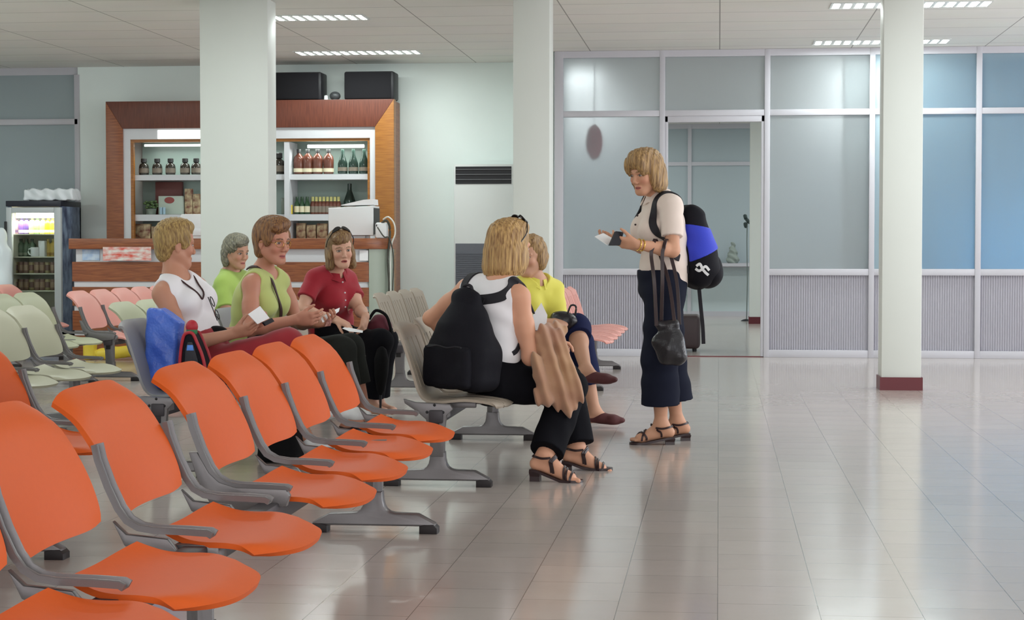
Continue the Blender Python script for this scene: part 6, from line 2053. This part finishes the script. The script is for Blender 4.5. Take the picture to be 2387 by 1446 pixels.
# ----- leather handbag hanging from her forearm
hb = npv(P(1558, 800, Y=9.98))
F = Field(hb - 0.26, hb + 0.26, 0.005)
F.ell(hb + V3(0.012, 0, -0.025), (0.085, 0.050, 0.100)); F.cone(hb + V3(-0.045, 0, 0.10), hb + V3(0.035, 0, 0.11), 0.024, 0.022, 0.06); F.cone(hb + V3(-0.045, 0, 0.0), hb + V3(0.06, 0, -0.07), 0.045, 0.045, 0.04)
F.ripple(0.007, 42, (0.9, 0.2, -0.3), 75, 1.4)
hbo = soft('handbag', F, M_lthr, origin=Vector(hb)); tag(hbo, 'black leather handbag hanging from the standing woman\'s forearm', 'handbag')
arm = G_.J['wrL'] * 0.28 + G_.J['elL'] * 0.72
for dy, x0, x1 in ((-0.02, -0.065, 0.035), (0.02, -0.04, 0.06)):
    a_ = Vector(hb + V3(x0, dy, 0.095)); b_ = Vector(hb + V3(x1, dy, 0.10)); t_ = Vector(arm + V3(-0.01 + dy * 1.5, dy * 0.2, 0.047))
    pa_ = [a_, a_.lerp(t_, 0.5) + Vector((-0.006, -0.050, 0)), t_ + Vector((-0.020, -0.056, -0.085)), t_ + Vector((-0.012, -0.054, -0.040)), t_ + Vector((-0.004, -0.030, -0.004)), t_ + Vector((0.0, 0.0, 0.004)), t_ + Vector((0.006, 0.034, -0.008)), t_ + Vector((0.014, 0.052, -0.050)), b_.lerp(t_, 0.5) + Vector((0.02, 0.030, 0)), b_]
    sm_ = smooth_path(pa_, 6)
    strap_on(None, 'strap', [(q - Vector(hb), Vector((0, -1, 0.05)) if abs(i - len(sm_) / 2) > 9 else Vector((0, -0.5, 1))) for i, q in enumerate(sm_)], M_leather, 0.010, 0.004, parent=hbo)
# wallet and papers in her hands
o = sheet([P(1420, 572, Y=9.86), P(1434, 540, Y=9.92), P(1452, 542, Y=9.96), P(1444, 572, Y=9.90)], 0.014).build('wallet', M_webbing)
tag(o, 'black wallet in the hands of the standing woman', 'wallet')
o = sheet([P(1386, 552, Y=9.95), P(1406, 544, Y=10.05), P(1428, 556, Y=10.0), P(1416, 572, Y=9.90)], 0.003).build('ticket', M_paper)
tag(o, 'white papers held out by the standing woman', 'papers')
# ----- dark ottoman in the lobby doorway
oy = 19.35
a_, b_ = P(1530, 818, Y=oy), P(1632, 736, Y=oy)
ot = empty('ottoman', ((a_.x + b_.x) / 2, oy, 0), 'dark brown ottoman just inside the doorway', 'ottoman')
hw = (b_.x - a_.x) / 2
M_ott = mat('dark_brown_leatherette', (66, 52, 54), 0.5)
MB().box((-hw, 0, 0.03), (hw, 0.5, b_.z), 0.045, seg=4).build('seat', M_ott, ot)
for sx in (-1, 1):
    for yy in (0.06, 0.44):
        MB().lathe([(0.02, 0), (0.024, 0.035)], 12, (sx * (hw - 0.06), yy, 0)).build('foot', M_black, ot)
# things at the far end of the lobby
a_ = P(1708, 617, Y=29.3)
o = empty('potted_plant', (a_.x, 29.32, fs_ + 0.035), 'cone-shaped grey-green plant on the far lobby sill', 'plant')
F = Field(V3(-0.2, -0.12, -0.02), V3(0.2, 0.12, 0.4), 0.008)
F.cone((0, 0, 0.06), (0, 0, 0.30), 0.10, 0.03); F.ripple(0.015, 60, (0.5, 0.3, 0.8), 81, 2)
soft('foliage', F, mat('hazed_green_leaf', (142, 152, 146), 0.7), o)  # leaf colour paled to carry the haze of frosted glass
MB().lathe([(0, 0), (0.07, 0), (0.08, 0.06), (0, 0.06)], 16).build('pot', M_jar, o)
a_ = P(1741, 570, Y=27.6)
o = empty('dried_flower', (a_.x, 27.6, 0), 'tall thin dark stem with a flower head beside the lobby column', 'flower')
MB().tube([(0, 0, 0.0), (0.01, 0, 0.6), (0, 0, 1.2), (0.005, 0, 1.52)], 0.008, 6).build('stem', mat('grey_green_stem', (112, 124, 122), 0.7), o)
mb = MB()
rn = random.Random(8)
for k in range(9): mb.ball((rn.uniform(-0.03, 0.04), rn.uniform(-0.03, 0.03), 1.42 + 0.02 * k), (0.03, 0.03, 0.025), 8)
mb.build('flower_head', mat('dark_grey_green', (64, 78, 78), 0.7), o)
MB().lathe([(0, 0), (0.09, 0), (0.06, 0.02), (0.02, 0.03), (0, 0.03)], 16).build('base', M_black, o)
# dark red blurred thing hanging behind the first frosted pane
hy = 18.72
c_ = P(1385, 330, Y=hy)
o = empty('hanging_lantern', (c_.x, hy, c_.z), 'dark red shape blurred behind the first frosted pane', 'lantern')
F = Field(V3(-0.16, -0.14, -0.26), V3(0.16, 0.14, 0.26), 0.008)
F.ell((0, 0, 0), (0.085, 0.085, 0.18)); F.ripple(0.004, 90, (0, 0, 1), 83, 0.2)
soft('shade', F, mat('dark_red_paper', (170, 40, 66), 0.8), o)
MB().tube([(0, 0, 0.17), (0, 0, CEIL - c_.z)], 0.004, 6).build('cord', M_black, o)
# ----- parcel on the fridge, white sack at the left edge, yellow bag by the counter
a_, b_ = P(66, 468, Y=FY + 0.2), P(178, 440, Y=FY + 0.2)
c_ = npv((a_ + b_) / 2); c_[2] = FH + 0.065
F = Field(c_ - V3(0.35, 0.25, 0.12), c_ + V3(0.35, 0.25, 0.14), 0.007)
F.rbox(c_, ((b_.x - a_.x) / 2, 0.14, 0.062), None, 0.02); F.ripple(0.012, 45, (0.8, 0.4, 0.6), 85, 1.6); F.plane(V3(0, 0, FH + 0.003), V3(0, 0, -1))
o = soft('parcel', F, mat('crumpled_white_plastic', (226, 232, 236), 0.4), origin=Vector((c_[0], c_[1], FH))); tag(o, 'crumpled white parcel lying on top of the drinks fridge', 'parcel')
c_ = npv(P(2, 600, Y=18.4))
F = Field(c_ - V3(0.32, 0.3, 1.0), c_ + V3(0.24, 0.3, 0.45), 0.009)
F.ell(c_ + V3(-0.02, 0, 0.18), (0.085, 0.10, 0.13)); F.cone(c_ + V3(0.02, 0, 0.05), c_ + V3(0.0, 0, -0.25), 0.09, 0.10, 0.05); F.cone(c_ + V3(-0.03, 0, -0.25), c_ + V3(-0.1, 0, -0.98), 0.12, 0.16, 0.06); F.ripple(0.012, 30, (0.9, 0.2, 0.2), 87, 1.2); F.plane(V3(0, 0, 0.004), V3(0, 0, -1))
o = soft('white_sack', F, mat('white_fabric', (224, 234, 238), 0.7), origin=Vector((c_[0], c_[1], 0))); tag(o, 'tall white cloth bundle at the left edge beside the fridge', 'bundle')
c_ = npv(P(266, 818, Y=17.3)); c_[2] = 0.075
F = Field(c_ - V3(0.36, 0.2, 0.12), c_ + V3(0.32, 0.2, 0.16), 0.007)
F.cone(c_ + V3(-0.14, 0, -0.02), c_ + V3(0.18, 0, 0.015), 0.055, 0.06, 0.02, flat=((0, 1, 0), 1.0)); F.rbox(c_ + V3(-0.24, 0, 0.02), (0.055, 0.06, 0.09), None, 0.02, 0.02); F.ripple(0.006, 40, (1, 0.2, 0.3), 89); F.plane(V3(0, 0, 0.004), V3(0, 0, -1))
o = soft('yellow_bag', F, M_yel, origin=Vector((c_[0], c_[1], 0))); tag(o, 'yellow bag lying on the floor at the foot of the counter', 'bag')
